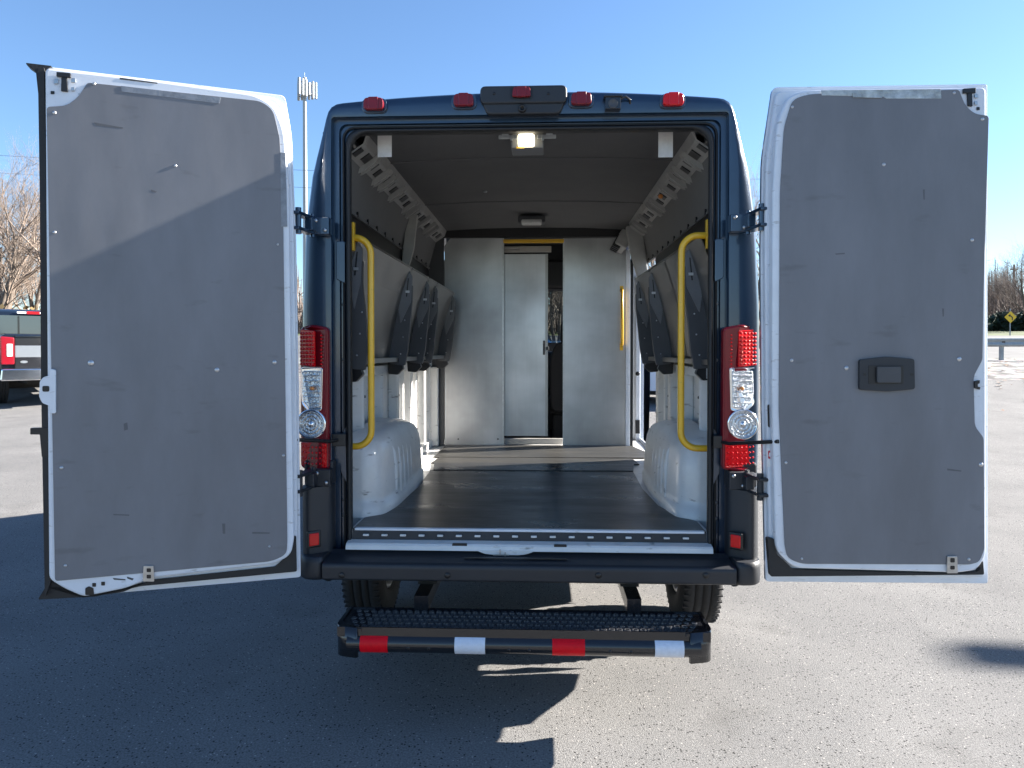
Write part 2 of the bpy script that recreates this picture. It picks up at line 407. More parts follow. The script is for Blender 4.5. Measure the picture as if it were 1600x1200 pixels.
# bonnet and nose
rows = []
for Y, z, ww in [(4.95, 1.62, .99), (5.2, 1.52, .95), (5.45, 1.38, .90), (5.6, 1.15, .84), (5.68, .85, .80), (5.66, .45, .78)]:
    rows.append([(x * ww, Y - .25 * abs(x) ** 2.5 * (1 if Y > 5 else 0), z - .05 * x * x) for x in [k / 8 - 1 for k in range(17)]])
b.grid(rows)
b.build('body', 'blue', van)
# glass of the cab
g = MB().grid([[(x * .86, 4.15, 2.42 + .06 * (1 - x * x)) for x in [k / 6 - 1 for k in range(13)]], [(x * .96, 4.95 + .08 * (1 - x * x), 1.62) for x in [k / 6 - 1 for k in range(13)]]])
g.build('windscreen', 'glass', van)
for sx in (-1, 1):
    MB().add([(sx * 1.005, 3.6, 1.5), (sx * .985, 4.65, 1.5), (sx * .965, 4.3, 2.15), (sx * .97, 3.6, 2.15)], [(0, 1, 2, 3)]).build('side_window', 'glass', van)
# door seal (rubber) round the opening
MB().grid([ringIM(.32, .11), ringIM(.10, .04), ringIM(.02, .0), ringIM(.05, -.012), ringIM(.14, -.018), ringIM(.24, -.008), ringIM(.30, .003)]).build('opening_seal', 'rubber', van)
# second gutter seal line
MB().tube([(p[0], .028, p[2]) for p in ringIM(.5, 0)], .006, 6).build('gutter_seal', 'rubber', van)
# interior skin of the rear pillars (returns)
m_ = MB()
for sx in (-1, 1): m_.b2(sx * .818, sx * .93, .06, .10, .70, 2.53)
m_.b2(-.818, .818, .06, .10, 2.548, 2.62)
m_.build('pillar_return', 'greypaint', van)

# ---- floor, sill, bumper
MB().b2(-.80, .80, .0, .24, .655, .737).b2(-.94, .94, .24, 3.3, .655, .737).build('floor_pan', 'whitecabin', van)
fl = MB()
fl.prism([(-.785, .012), (.785, .012), (.785, .22), (.72, .30), (.66, .55), (.64, 1.0), (.66, 1.62), (-.68, 1.62), (-.66, 1.0), (-.68, .55), (-.73, .30), (-.785, .22)], XY, .738, .744)
fl.prism([(-.66, 1.60), (.66, 1.60), (.70, 1.90), (-.70, 1.90)], XY, .7445, .749)
fl.build('floor_mat', 'mat_rubber', van)
MB().prism([(-.72, 1.905), (.74, 1.905), (.72, 2.17), (-.70, 2.17)], XY, .739, .746).prism([(-.74, 2.175), (.92, 2.20), (.80, 2.87), (-.74, 2.87)], XY, .740, .748).build('floor_plate', 'sheetfloor', van)
MB().tube([(.92, 2.16, .75), (.93, 2.9, .75), (.93, 3.3, .75)], .01, 6).b2(.915, .945, 2.16, 3.3, .70, .752).b2(.90, .975, 2.16, 3.3, .60, .70).build('door_sill', 'white', van)
MB().b2(-.775, .775, -.004, .022, .738, .7485).build('floor_edge_strip', 'white', van, bevel=.002)
s_ = MB()
s_.prism([(-.002, .737), (-.006, .700), (.0, .690), (.03, .690), (.03, .737)], lambda u, v, n: (n, u, v), -.785, .785)
s_.build('sill_step', 'plastic', van)
r_ = MB()
x = -.72
while x < .75:
    r_.box((x, -.018, .722), (.026, .012, .008)); x += .083
r_.build_each('sill_rib', 'whitecabin', van, bevel=.002)
s_ = MB()
s_.prism([(.005, .700), (-.050, .694), (-.060, .686), (-.064, .668), (-.052, .664), (.005, .668)], lambda u, v, n: (n, u, v), -.80, .80)
s_.prism(rpoly([(-.225, .672), (.035, .672), (-.005, .657), (-.04, .653), (-.14, .653), (-.185, .657)], .012), XZ, -.068, -.050)
sill = s_.build('rear_sill', 'whitecabin', van, bevel=.004)
MB().b2(-.150, -.080, -.0700, -.067, .651, .656).b2(-.122, -.116, -.0745, -.067, .652, .678).b2(-.10, -.094, -.0745, -.067, .650, .666).build('latch_striker', 'steel', sill)
MB().prism(rpoly([(-.33, .697), (-.265, .697), (-.265, .685), (-.33, .685)], .004), XZ, -.0575, -.045).prism(rpoly([(.115, .697), (.17, .697), (.17, .686), (.115, .686)], .004), XZ, -.0575, -.045).build_each('latch_slot', 'black', sill)
P_ = [(-.055, .652), (-.07, .648), (-.165, .643), (-.180, .637), (-.184, .625), (-.180, .573), (-.168, .566), (-.03, .565), (-.03, .664)]
bump = MB().prism(rpoly(P_, .006, 3), lambda u, v, n: (n, u, v), -.868, .868).build('rear_bumper', 'plastic', van)
bm_ = MB()
for px in (534, 699, 935, 1103):
    x, z = onY(px, 899, -.183)
    bm_.lathe([(.0, -.1885), (.010, -.1885), (.0125, -.186), (.0125, -.18)], (x, 0, z), 'Y', 20)
bm_.build_each('parking_sensor', 'black', bump)
MB().b2(-.27, .17, -.1182, -.10, .6505, .6530).build('tread_groove', 'black', bump)
for sx in (-1, 1):
    c = MB()
    pl = rpoly([(sx * .872, -.176), (sx * .95, -.170), (sx * .985, -.13), (sx * .995, .25), (sx * .90, .28), (sx * .872, .0)], .04, 5)
    rows = []
    cx_, cy_ = sx * .91, .05
    for z, f in [(.562, .93), (.568, .97), (.58, .99), (.60, 1.0), (.636, 1.0), (.652, .985), (.66, .95)]:
        rows.append([(cx_ + (p[0] - cx_) * f, cy_ + (p[1] - cy_) * f, z) for p in pl])
    c.grid(rows, closed=True); c.add(rows[0], [tuple(range(len(pl)))]); c.add(rows[-1], [tuple(range(len(pl)))])
    pl2 = rpoly([(sx * .862, -.055), (sx * .95, -.125), (sx * .985, -.09), (sx * 1.002, .22), (sx * .94, .25), (sx * .862, .0)], .04, 5)
    rows = [[(p[0], p[1], z) for p in pl2] for z in (.655, .935, .948)]
    c.grid(rows, closed=True); c.add(rows[-1], [tuple(range(len(pl2)))])
    cr = c.build('bumper_corner', 'plastic', van)
    px, py = (488, 844) if sx < 0 else (1152, 847)
    x, z = onY(px, py, -.125)
    rot = Matrix.Rotation(sx * .0 - sx * R(-12), 3, 'Z')
    yy = -.104 if sx < 0 else -.104
    MB().box((x, yy, z), (.062, .02, .074), M=Matrix.Rotation(-sx * R(38), 3, 'Z')).build('reflector_bezel', 'black', cr, bevel=.006)
    MB().box((x, yy - .004, z), (.044, .022, .054), M=Matrix.Rotation(-sx * R(38), 3, 'Z')).build('reflector', 'red', cr, bevel=.004)
    # flat filler under tail lamp: hinge plate zone
    h = MB()
    x0, x1 = (sx * .862, sx * .995)
    h.b2(x0, x1, -.028, .02, .948, 1.055)
    hp = h.build('lamp_base_trim', 'plastic', van, bevel=.01)
    # hinges: bracket on the body + arm towards the door
    for z0 in (.985, 2.085):
        k = MB()
        k.box((sx * .90, -.055, z0), (.075, .05, .075)); k.box((sx * .935, -.09, z0), (.035, .09, .055))
        for dz in (-.032, .032): k.box((sx * .955, -.15, z0 + dz), (.045, .16, .014), rz=sx * R(8))
        k.tube([(sx * .955, -.205, z0 - .055), (sx * .955, -.205, z0 + .055)], .013, 10)
        k.tube([(sx * .935, -.085, z0 - .05), (sx * .935, -.085, z0 + .05)], .011, 10)
        hg = k.build('door_hinge', 'plastic' if z0 < 1.5 else 'blue', van, bevel=.004)
        q = MB()
        for dx, dz in ((-.02, .022), (.02, -.02)): q.lathe([(0, -.088), (.008, -.088), (.009, -.083), (.009, -.07)], (sx * .90 + dx, 0, z0 + dz), 'Y', 8)
        q.build_each('hinge_bolt', 'steel', hg)
# pillar details: painted ledge lugs
d = MB()
for sx in (-1, 1):
    d.prism(rpoly([(sx * .815, 2.03), (sx * .855, 2.03), (sx * .855, 1.86), (sx * .815, 1.84)], .01), XZ, .0, .036)
    d.prism(rpoly([(sx * .815, .95), (sx * .84, 1.0), (sx * .845, 1.12), (sx * .82, 1.2)], .01), XZ, .012, .036)
d.build_each('pillar_pad', 'blue', van, bevel=.004)
b_ = MB()
for sx in (-1, 1):
    for z in (.80, .87, 1.13, 1.5, 1.75): b_.lathe([(0, .024), (.007, .024), (.008, .03), (.008, .04)], (sx * .83, 0, z), 'Y', 8)
b_.build_each('pillar_bolt', 'steel', van)

# ---- tail lamps
for sx in (-1, 1):
    def T(px, py): return onY(px, py, -.03)
    if sx > 0: xa, xb, mirror = 1128, 1186, False
    else: xa, xb = 515, 465
    X0, _ = T(xa, 600); X1, _ = T(xb, 600)
    Z = lambda py: T(xa, py)[1]
    def pt(f, py, n=0): return (X0 + (X1 - X0) * f, Z(py))
    def surf(u, v, n):                                    # lamp face curls round the outer corner
        f = (u - X0) / (X1 - X0); return (u, n + .055 * max(0, f - .45) ** 2 / .3, v)
    def patch(poly, n0, n1, name, mt, par, bevel=.003):
        # subdivide in u by clipping into strips for a smooth curl
        return MB().prism(poly, surf, n0, n1).build(name, mt, par, bevel=bevel)
    base = patch(rpoly([pt(0, 512), pt(.5, 507), pt(1.0, 512), pt(1.0, 732), pt(.5, 736), pt(0, 733)], .02), -.048, -.0, 'tail_lamp', 'reddark', van, .008)
    patch(rpoly([pt(.40, 517), pt(.97, 514), pt(.97, 571), pt(.40, 573)], .008), -.056, -.04, 'led_lens', 'red', base)
    dd = MB()
    for i in range(9):
        for j in range(5):
            x, z = pt(.47 + j * .11, 521 + i * 6.0); p = surf(x, z, -.0575); dd.lathe([(0, -.004), (.004, -.003), (.0062, 0), (.0062, .004)], p, 'Y', 8)
    dd.build('led', 'red', base)
    dd = MB()
    for i in range(10):
        x, z = pt(.22, 524 + i * 5.6); p = surf(x, z, -.0485); dd.lathe([(0, -.003), (.004, -.002), (.005, 0), (.005, .004)], p, 'Y', 8)
    dd.build('side_led', 'red', base)
    patch(rpoly([pt(.16, 574), pt(.94, 574), pt(.96, 612), pt(.90, 632), pt(.60, 644), pt(.20, 641)], .012), -.054, -.03, 'reversing_lens_bezel', 'chrome', base)
    lens = patch(rpoly([pt(.22, 579), pt(.84, 579), pt(.88, 612), pt(.82, 628), pt(.58, 638), pt(.25, 636)], .010), -.058, -.05, 'reversing_lens', 'clearlamp', base)
    fl_ = MB()
    for i in range(6):
        x0, z0 = pt(.26, 586 + i * 8.5); x1, z1 = pt(.80, 586 + i * 8.5)
        fl_.tube([surf(x0, z0, -.0585), surf((x0 + x1) / 2, z0, -.0605), surf(x1, z1, -.0585)], .0025, 6)
    fl_.build('lens_flute', 'clearlamp', base)
    x, z = pt(.50, 606); MB().lathe([(0, -.064), (.006, -.063), (.010, -.058), (.010, -.05)], surf(x, z, 0), 'Y', 14).build('lamp_bulb', 'amber', base)
    x, z = pt(.53, 662); c = surf(x, z, -.0)
    MB().lathe([(.066, -.048), (.066, -.057), (.058, -.060), (.056, -.055)], (c[0], c[1] + .0, c[2]), 'Y', 32).build('round_lamp_bezel', 'chrome', base)
    rp = [(0, -.052)]; 
    for k in range(1, 8): rp += [(.0075 * k, -.059 if k % 2 else -.057), (.0075 * k + .0015, -.059 if k % 2 else -.057)]
    MB().lathe(rp + [(.057, -.055), (.058, -.045)], (c[0], c[1], c[2]), 'Y', 40, smooth=False).build('round_lamp', 'clearlamp', base)
    MB().lathe([(0, -.068), (.007, -.066), (.012, -.058)], (c[0], c[1], c[2]), 'Y', 14).build('lamp_bulb', 'chrome', base)
    patch(rpoly([pt(.06, 692), pt(.97, 692), pt(.97, 729), pt(.06, 730)], .008), -.054, -.04, 'lower_red_lens', 'red', base)
    g_ = MB()
    for i in range(4):
        for j in range(7):
            x, z = pt(.14 + j * .12, 698 + i * 8.5); p = surf(x, z, -.0545); g_.lathe([(0, -.0025), (.004, -.0015), (.0058, .001)], p, 'Y', 4, smooth=False)
    g_.build('lens_prism', 'red', base)
    # check strap
    a = (sx * .835, -.012, onY(515, 686, 0)[1]); e = (sx * 1.005, -.275, onY(1207, 690, -.28)[1])
    cs = MB().tube([a, (sx * .86, -.085, a[2]), e], .0085, 8)
    cs.box(a, (.06, .05, .055)); cs.build('check_strap', 'black', van, bevel=.003)

# ---- roof lights and cameras
for px, py in ((585, 165), (725, 159), (908, 157), (1051, 158)):
    x, z = onY(px, py, -.03)
    l0 = MB().prism(rpoly([(x - .056, z - .032), (x + .056, z - .032), (x + .056, z + .032), (x - .056, z + .032)], .03), XZ, -.032, -.0).build('marker_lamp', 'blue', van, bevel=.003)
    MB().prism(rpoly([(x - .045, z - .024), (x + .045, z - .024), (x + .042, z + .028), (x - .042, z + .028)], .018), XZ, -.056, -.03).prism(rpoly([(x - .022, z - .026), (x + .022, z - .026), (x + .022, z + .030), (x - .022, z + .030)], .006), XZ, -.061, -.04).build('lamp_lens', 'red' if px > 1000 else 'reddark', l0, bevel=.007, seg=3)
xa, z1 = onY(750, 134, -.05); xb, z0 = onY(886, 176, -.05); zm_ = onY(800, 160, -.05)[1]
hs = MB().prism(rpoly([(xa, z1), (xb, z1), (xb, zm_ - .004), (xa, zm_ - .004)], .025), XZ, -.050, .02)
hs.prism(rpoly([(xa + .006, zm_ + .01), (xb - .006, zm_ + .01), (xb - .03, z0), (xa + .03, z0)], .02), XZ, -.040, .0)
hs = hs.build('camera_housing', 'plastic', van, bevel=.008, seg=3)
x, z = onY(815, 145, -.05)
MB().prism(rpoly([(x - .048, z - .027), (x + .048, z - .027), (x + .048, z + .024), (x - .048, z + .024)], .006), XZ, -.0515, -.03).build('lamp_recess', 'black', hs)
MB().prism(rpoly([(x - .042, z - .021), (x + .042, z - .021), (x + .036, z + .022), (x - .036, z + .022)], .012), XZ, -.066, -.05).prism(rpoly([(x - .02, z - .023), (x + .02, z - .023), (x + .02, z + .023), (x - .02, z + .023)], .005), XZ, -.070, -.055).build('brake_lamp', 'reddark', hs, bevel=.006)
x2, z2 = onY(816, 170, -.04)
MB().lathe([(0, -.044), (.007, -.046), (.010, -.054), (.016, -.052), (.018, -.04), (.018, -.02)], (x2, 0, z2), 'Y', 20).build('rear_camera', 'black', hs)
sc = MB()
for px in (772, 857): 
    x, z = onY(px, 146, -.05); sc.lathe([(0, -.0525), (.006, -.0525), (.007, -.049)], (x, 0, z), 'Y', 12)
sc.build_each('screw', 'black', hs)
x, z = onY(958, 160, -.06)
dc = MB().box((x, -.035, z), (.066, .05, .054)).box((x, -.040, z + .027), (.080, .055, .008)).tube([(x + .03, -.04, z + .02), (x + .055, -.04, z + .032), (x + .075, -.03, z + .02), (x + .078, -.01, z)], .006, 8).build('dash_camera', 'blackgloss', van, bevel=.006)
MB().lathe([(0, -.060), (.015, -.062), (.02, -.064), (.022, -.055)], (x, 0, z - .004), 'Y', 20).build('camera_lens', 'greypaint', dc)

# ---- step bumper
stp = MB()
XL, XR = -.764, .734; YN, YF, ZT = -.36, -.13, .435
stp.tube([(XL + .05, YN + .02, ZT - .062), (XR - .05, YN + .02, ZT - .062)], .038, 20)
stp.b2(XL + .02, XR - .02, YN + .022, YN + .03, ZT - .10, ZT - .01)
for sx_, xx in ((-1, XL), (1, XR)):
    pl = rpoly([(xx, YF, .02), (xx, YN + .01, .06), (xx - sx_ * .09, YN - .012, .01), (xx - sx_ * .095, YN + .0, .0), (xx - sx_ * .012, YN + .05, .04), (xx - sx_ * .012, YF, .0)], .01, 6)
    stp.prism(pl, XY, ZT - .115, ZT + .006, True)
    stp.prism(rpoly([(xx - sx_ * .002, YF), (xx - sx_ * .002, YN + .01, .08), (xx - sx_ * .11, YN - .008), (xx - sx_ * .11, YF)], .01, 6), XY, ZT - .012, ZT)
stp.b2(XL + .01, XR - .01, YN, YN + .006, ZT - .034, ZT + .004)
stp.b2(XL + .01, XR - .01, YF - .006, YF, ZT - .05, ZT + .004)
for x in (-.45, .45): stp.box((x, .05, .47), (.06, .42, .06)).box((x, -.12, .42), (.055, .06, .10))
stp_o = stp.build('rear_step', 'blackgloss', van)
tr = MB(); tr.b2(XL + .012, XR - .012, YN + .006, YF - .006, ZT - .014, ZT - .010)
for r in range(5):
    y = YN + .026 + r * .042; x = XL + .05 + (.0155 if r % 2 else 0)
    while x < XR - .04:
        prof = [(.0080, -.006), (.0088, .014), (.0118, .014), (.0150, 0)]
        tr.lathe([(a, ZT - .011 + h) for a, h in prof], (x, y, 0), 'Z', 8, smooth=False)
        tr.box((x, y - .014, ZT - .001), (.004, .006, .012)); x += .031
tr.build('tread', 'tread', stp_o)
for i, (a, c_, mt) in enumerate(((-.66, -.549, 'redtape'), (-.282, -.161, 'whitetape'), (.104, .232, 'redtape'), (.505, .618, 'whitetape'))):
    arcp = [(YN + .02 - .0392 * math.cos(R(t)), ZT - .062 + .0392 * math.sin(R(t))) for t in range(-62, 63, 12)]
    MB().grid([[(x, y, z) for y, z in arcp] for x in (a, c_)]).build('reflective_tape', mt, stp_o)
hl = MB()
for px in (638, 670, 795, 827, 953, 986):
    x, z = onY(px, 1010, YN - .015); hl.lathe([(0, YN - .0190), (.006, YN - .0190), (.0065, YN - .01)], (x, 0, ZT - .070), 'Y', 12)
hl.build_each('bolt_hole', 'black', stp_o)

# ---- underbody and wheels
u = MB()
for x in (-.45, .45): u.b2(x - .04, x + .04, .0, 5.2, .50, .62)
u.tube([(-.80, 1.0, .36), (.80, 1.0, .36)], .04, 12)
for sx in (-1, 1):
    u.box((sx * .52, 1.0, .42), (.07, 1.1, .02)); u.box((sx * .57, .62, .42), (.05, .05, .14)); u.tube([(sx * .5, .95, .40), (sx * .5, .70, .60)], .025, 10)
    u.box((sx * .60, .52, .50), (.13, .03, .16))
u.b2(-.35, .10, 1.5, 2.4, .42, .60); u.b2(-.80, .80, .15, .20, .56, .64)
u.b2(-.93, .93, .10, .50, .628, .65); u.b2(-.70, .70, .50, 1.5, .628, .65); u.b2(-.95, .95, 1.5, 3.9, .58, .60)
u.tube([(.30, .30, .47), (.32, 1.2, .45), (.3, 2.6, .45)], .03, 10)
u.build('underbody', 'undercoat', van)
MB().b2(-.13, -.08, .02, .06, .535, .56).build('tow_tag', 'galv', van)
def wheel(x, y, name, par, r=.365, w_=.225, sx=1, tyre='tyre'):
    wz = r
    hub = MB().lathe([(.0, sx * w_ * .30), (.06, sx * w_ * .32), (.07, sx * w_ * .2), (.17, sx * w_ * .12), (.20, sx * w_ * .42), (.215, sx * w_ * .45), (.205, -sx * w_ * .40), (.19, -sx * w_ * .40), (.17, -sx * w_ * .1), (.05, -sx * w_ * .1), (0, -sx * w_ * .15)], (x, y, wz), 'X', 32).build(name, 'steel', par)
    h = w_ / 2; t = MB()
    t.lathe([(r * .57, -h * .78), (r * .62, -h * .95), (r * .80, -h), (r * .93, -h * .92), (r * .985, -h * .76), (r, -h * .62), (r, -h * .42), (r * .972, -h * .40), (r * .972, -h * .35), (r, -h * .33), (r, -h * .06), (r * .972, -h * .04), (r * .972, h * .04), (r, h * .06), (r, h * .33), (r * .972, h * .35), (r * .972, h * .40), (r, h * .42), (r, h * .62), (r * .985, h * .76), (r * .93, h * .92), (r * .80, h), (r * .62, h * .95), (r * .57, h * .78)], (x, y, wz), 'X', 56)
    for k in range(56):
        a = 2 * math.pi * k / 56
        for s in (-1, 1): t.box((x + s * h * .72, y + r * .985 * math.cos(a), wz + r * .985 * math.sin(a)), (h * .36, .008, .014), M=Matrix.Rotation(a - math.pi / 2, 3, 'X'))
    t.build('tyre', tyre, hub); return hub
for y in (1.0, 4.95):
    for sx in (-1, 1): wheel(sx * .915, y, 'wheel', van, sx=sx)
ww = MB()
for sx in (-1, 1):
    for y in (1.0, 4.95):
        ww.grid([[(sx * xx, y + .46 * math.cos(R(a)), .36 + .46 * math.sin(R(a))) for a in range(0, 181, 12)] for xx in (.70, .98)])
ww.build('wheel_arch', 'undercoat', van)
# sliding door, slid back outside the flank
MB().grid([[(lerp(HW, z) + .075, y, z) for z in [.6 + .17 * i for i in range(11)]] for y in (.95, 1.5, 2.13)]).build('sliding_door', 'blue', van, solid=.04)
# door mirrors
for sx in (-1, 1):
    MB().box((sx * 1.16, 4.55, 1.62), (.20, .10, .34)).box((sx * 1.03, 4.55, 1.5), (.14, .05, .05)).build('side_mirror', 'plastic', van, bevel=.02)

# ---- cargo bay lining
c = MB()
c.grid([[(-.745, y, 2.531), (-.4, y, 2.548), (0, y, 2.553), (.4, y, 2.548), (.745, y, 2.531)] for y in (.10, 1.0, 2.0, 2.9, 3.9)], smooth=True)
cl = c.build('ceiling', 'headliner', van)
s_ = MB()
for y in (.62, 1.75): s_.tube([(-.74, y, 2.529), (-.4, y, 2.546), (0, y, 2.551), (.4, y, 2.546), (.74, y, 2.529)], .005, 6)
s_.build('ceiling_seam', 'headliner', cl)
MB().lathe([(0, 2.54), (.012, 2.541), (.014, 2.555)], (-.30, 1.42, 0), 'Z', 12).build('ceiling_screw', 'steel', cl)
MB().b2(-.76, .78, 2.86, 2.90, 2.475, 2.56).build('ceiling_end', 'black', van)
for sx in (-1, 1):
    yend = 2.90 if sx < 0 else 2.16
    up = MB().grid([[(sx * .815, y, 2.47), (sx * .865, y, 2.30), (sx * .885, y, 2.225)] for y in (.10, 1.0, 2.0, 2.90)])
    up.b2(sx * .875, sx * .892, .10, 2.9, 2.217, 2.229)
    uo = up.build('upper_wall_liner', 'wallliner', van)
    rb = MB()
    for k in range(12):
        rb.box((sx * .876, .25 + k * .22, 2.232), (.010, .012, .028))
    rb.build_each('liner_clip', 'black', uo)
    MB().b2(sx * .885, sx * .895, .10, yend, 2.06, 2.22).build('dark_slot_band', 'black', van)
    MB().b2(sx * .895, sx * .905, .10, yend, 1.40, 2.07).build('mid_wall', 'wallliner', van)
    # lower wall: pressed white steel with posts
    lw = MB()
    lw.b2(sx * .925, sx * .935, .10, yend, .737, 1.46)
    lw.b2(sx * .86, sx * .925, .10, yend, 1.405, 1.455)
    posts = [(.12, .07), (.52, .05), (.98, .06), (1.42, .10), (1.62, .05), (1.92, .10), (2.12, .06), (2.52, .08), (2.78, .10)]
    for y, wd in posts:
        if y + wd > yend: continue
        lw.prism(rpoly([(sx * .926, y), (sx * .868, y + .012), (sx * .862, y + wd * .5), (sx * .868, y + wd - .012), (sx * .926, y + wd)], .01, 3), XY, .737, 1.405)
    lw.b2(sx * .85, sx * .93, 1.45, yend, .737, .80)
    lwo = lw.build('lower_wall', 'whitecabin', van, bevel=.004)
    if sx < 0:
        MB().prism(rpoly([(2.23, .86), (2.47, .86), (2.47, 1.36), (2.23, 1.36)], .03), YZ, -.9245, -.915).build_each('wall_pocket', 'black', lwo)
        MB().prism(rpoly([(1.73, .9), (1.88, .9), (1.88, 1.3), (1.73, 1.3)], .03), YZ, -.9245, -.918).build_each('wall_pocket', 'greylid', lwo)
    h_ = MB()
    for y, z in ((1.47, 1.25), (1.47, .95), (1.97, 1.1), (2.83, 1.18), (2.83, .93), (.56, 1.3)):
        if y < yend: h_.lathe([(0, sx * .8605), (.007, sx * .8605), (.008, sx * .868)], (0, y, z), 'X', 10)
    h_.build_each('wall_hole', 'black', lwo)
    # wheel box
    pl = rpoly([(sx * .93, .235), (sx * .79, .245, .02), (sx * .715, .30, .07), (sx * .685, .48, .1), (sx * .675, .95, .2), (sx * .69, 1.35, .1), (sx * .76, 1.46, .05), (sx * .93, 1.48)], .03, 5)
    rows = []
    for z, f in [(.738, 1.035), (.800, 1.035), (.804, 1.0), (.84, .998), (.90, .985), (1.0, .965), (1.06, .93), (1.10, .88), (1.13, .80), (1.15, .68), (1.158, .50), (1.16, .2)]:
        rows.append([(sx * .93 + (p[0] - sx * .93) * f, .90 + (p[1] - .90) * (1 - (1 - f) * .45), z - .07 * ((p[1] - .75) / .7) ** 2 * (z - .738) / .42) for p in pl])
    wb = MB().grid(rows); wbo = wb.build('wheel_box', 'whitecabin', van)
    rb = MB()
    for k, y in enumerate((.50, .60, .70, .80, .90)):
        rb.tube([(sx * (.690 if y < .6 else .684), y, .76), (sx * .690, y, .95), (sx * .700, y, 1.02), (sx * .722, y, 1.07), (sx * .76, y, 1.10)], [.010, .012, .012, .010, .004], 8)
    rb.build('pressed_rib', 'whitecabin', wbo)
    fg = MB().prism(rpoly([(sx * .79, .18), (sx * .68, .20), (sx * .655, .5), (sx * .655, 1.4), (sx * .79, 1.4)], .03), XY, .744, .7475)
    # overhead rail: slotted plastic channel with belt clips
    yr = 2.86 if sx < 0 else 2.55
    rl = MB().grid([[(sx * .826, y, 2.437), (sx * .752, y, 2.488), (sx * .738, y, 2.532)] for y in (.10, .6, 1.2, 1.8, 2.4, yr)], smooth=False)
    rlo = rl.build('roof_rail', 'railplastic', van, solid=.006)
    sl = MB(); fn = MB(); k = 0; y = .13
    tan = Vector((-sx * .82, 0, .57)).normalized(); nrm = Vector((-sx * .57, 0, -.82)).normalized()
    base_ = Vector((sx * .790, 0, 2.462))
    M = Matrix((tan, Vector((0, 1, 0)), nrm)).transposed()
    while y < yr - .06:
        sl.box(base_ + Vector((0, y, 0)) + tan * (.010 if k % 3 else .0) + nrm * .006, (.052, .078 if k % 3 else .05, .005), M=M)
        if k in (1, 3, 4, 6, 9, 10, 13, 15, 16):
            yy = y + .052
            fp = [(-.074, .004), (-.080, .018), (-.050, .028), (.030, .027), (.062, .020), (.068, .006), (.05, .0), (-.06, -.0)]
            for off in (0, .044):
                fn.prism(rpoly(fp, .012, 3), lambda a, bb, n, yy=yy, off=off: tuple(base_ + tan * a + nrm * bb + Vector((0, yy + off + n, 0))), 0, .006)
            fn.box(base_ + Vector((0, yy + .025, 0)) + nrm * .014 - tan * .01, (.095, .042, .012), M=M)
            fn.cut()
        y += .135; k += 1
    sl.build_each('rail_slot', 'black', rlo); fn.build_each('belt_clip', 'railplastic', rlo, bevel=.002)
    # hanging card at the header
    px = 601 if sx < 0 else 1040
    x, z = onY(px, 226, .13)
    MB().box((x, .13, z), (.066, .003, .115)).build('hanging_card', 'card', van, bevel=.001)
# amber reflector on right rail, its colour standing in for a marker light's glow
MB().lathe([(0, -.012), (.010, -.010), (.014, 0)], (.745, 1.05, 2.43), 'Y', 14).build('amber_reflector', 'amber', van)
# pillar trims that carry the rails
MB().prism(rpoly([(-.775, 2.46), (-.80, 2.22), (-.845, 2.06), (-.885, 2.06), (-.865, 2.25), (-.85, 2.42)], .02), XZ, 1.66, 1.70).prism(rpoly([(-.80, 2.46), (-.84, 2.20), (-.88, 2.06), (-.90, 2.06), (-.88, 2.46)], .02), XZ, 1.70, 1.86).build('pillar_trim', 'lightplastic', van, bevel=.006)
MB().prism(rpoly([(.70, 2.50), (.735, 2.30), (.80, 2.08), (.855, 1.95), (.90, 1.95), (.865, 2.2), (.83, 2.48)], .03), XZ, 2.44, 2.50).build('pillar_trim', 'railplastic', van, bevel=.01)
rb = MB().box((.70, 2.70, 2.41), (.10, .34, .13), M=Matrix.Rotation(R(28), 3, 'Y')).build('rail_end_box', 'railplastic', van, bevel=.012)
q = MB()
for k in range(4): q.box((.66, 2.56 + k * .08, 2.39), (.06, .02, .10), M=Matrix.Rotation(R(28), 3, 'Y'))
q.build_each('vent_slat', 'black', rb)
# dome lamps
x, z = onY(824, 221, .12)
dm = MB().b2(x - .075, x + .075, .135, .27, z - .026, 2.55).build('dome_lamp', 'greylid', van, bevel=.006)
MB().box((x - .005, .12, z + .004), (.074, .05, .050)).build('lit_lens', 'bulb', dm, bevel=.008)
k = MB()
for sx in (-1, 1):
    k.box((x + sx * .088, .105, z + .016), (.085, .010, .018)); k.box((x + sx * .10, .10, z + .03), (.03, .016, .014)); k.box((x + sx * .07, .098, z + .010), (.012, .010, .024)); k.cut()
k.build_each('latch_plate', 'galv', van, bevel=.002)
MB().b2(x - .05, x - .015, .130, .135, z - .028, z - .021).build('lamp_switch', 'yellow', dm)
x, z = onY(831, 341, 2.3)
dm = MB().b2(x - .10, x + .10, 2.2, 2.34, 2.485, 2.535).build('dome_lamp', 'greypaint', van, bevel=.01)
MB().box((x, 2.22, 2.487), (.15, .09, .034)).build('unlit_lens', 'lens', dm, bevel=.01)

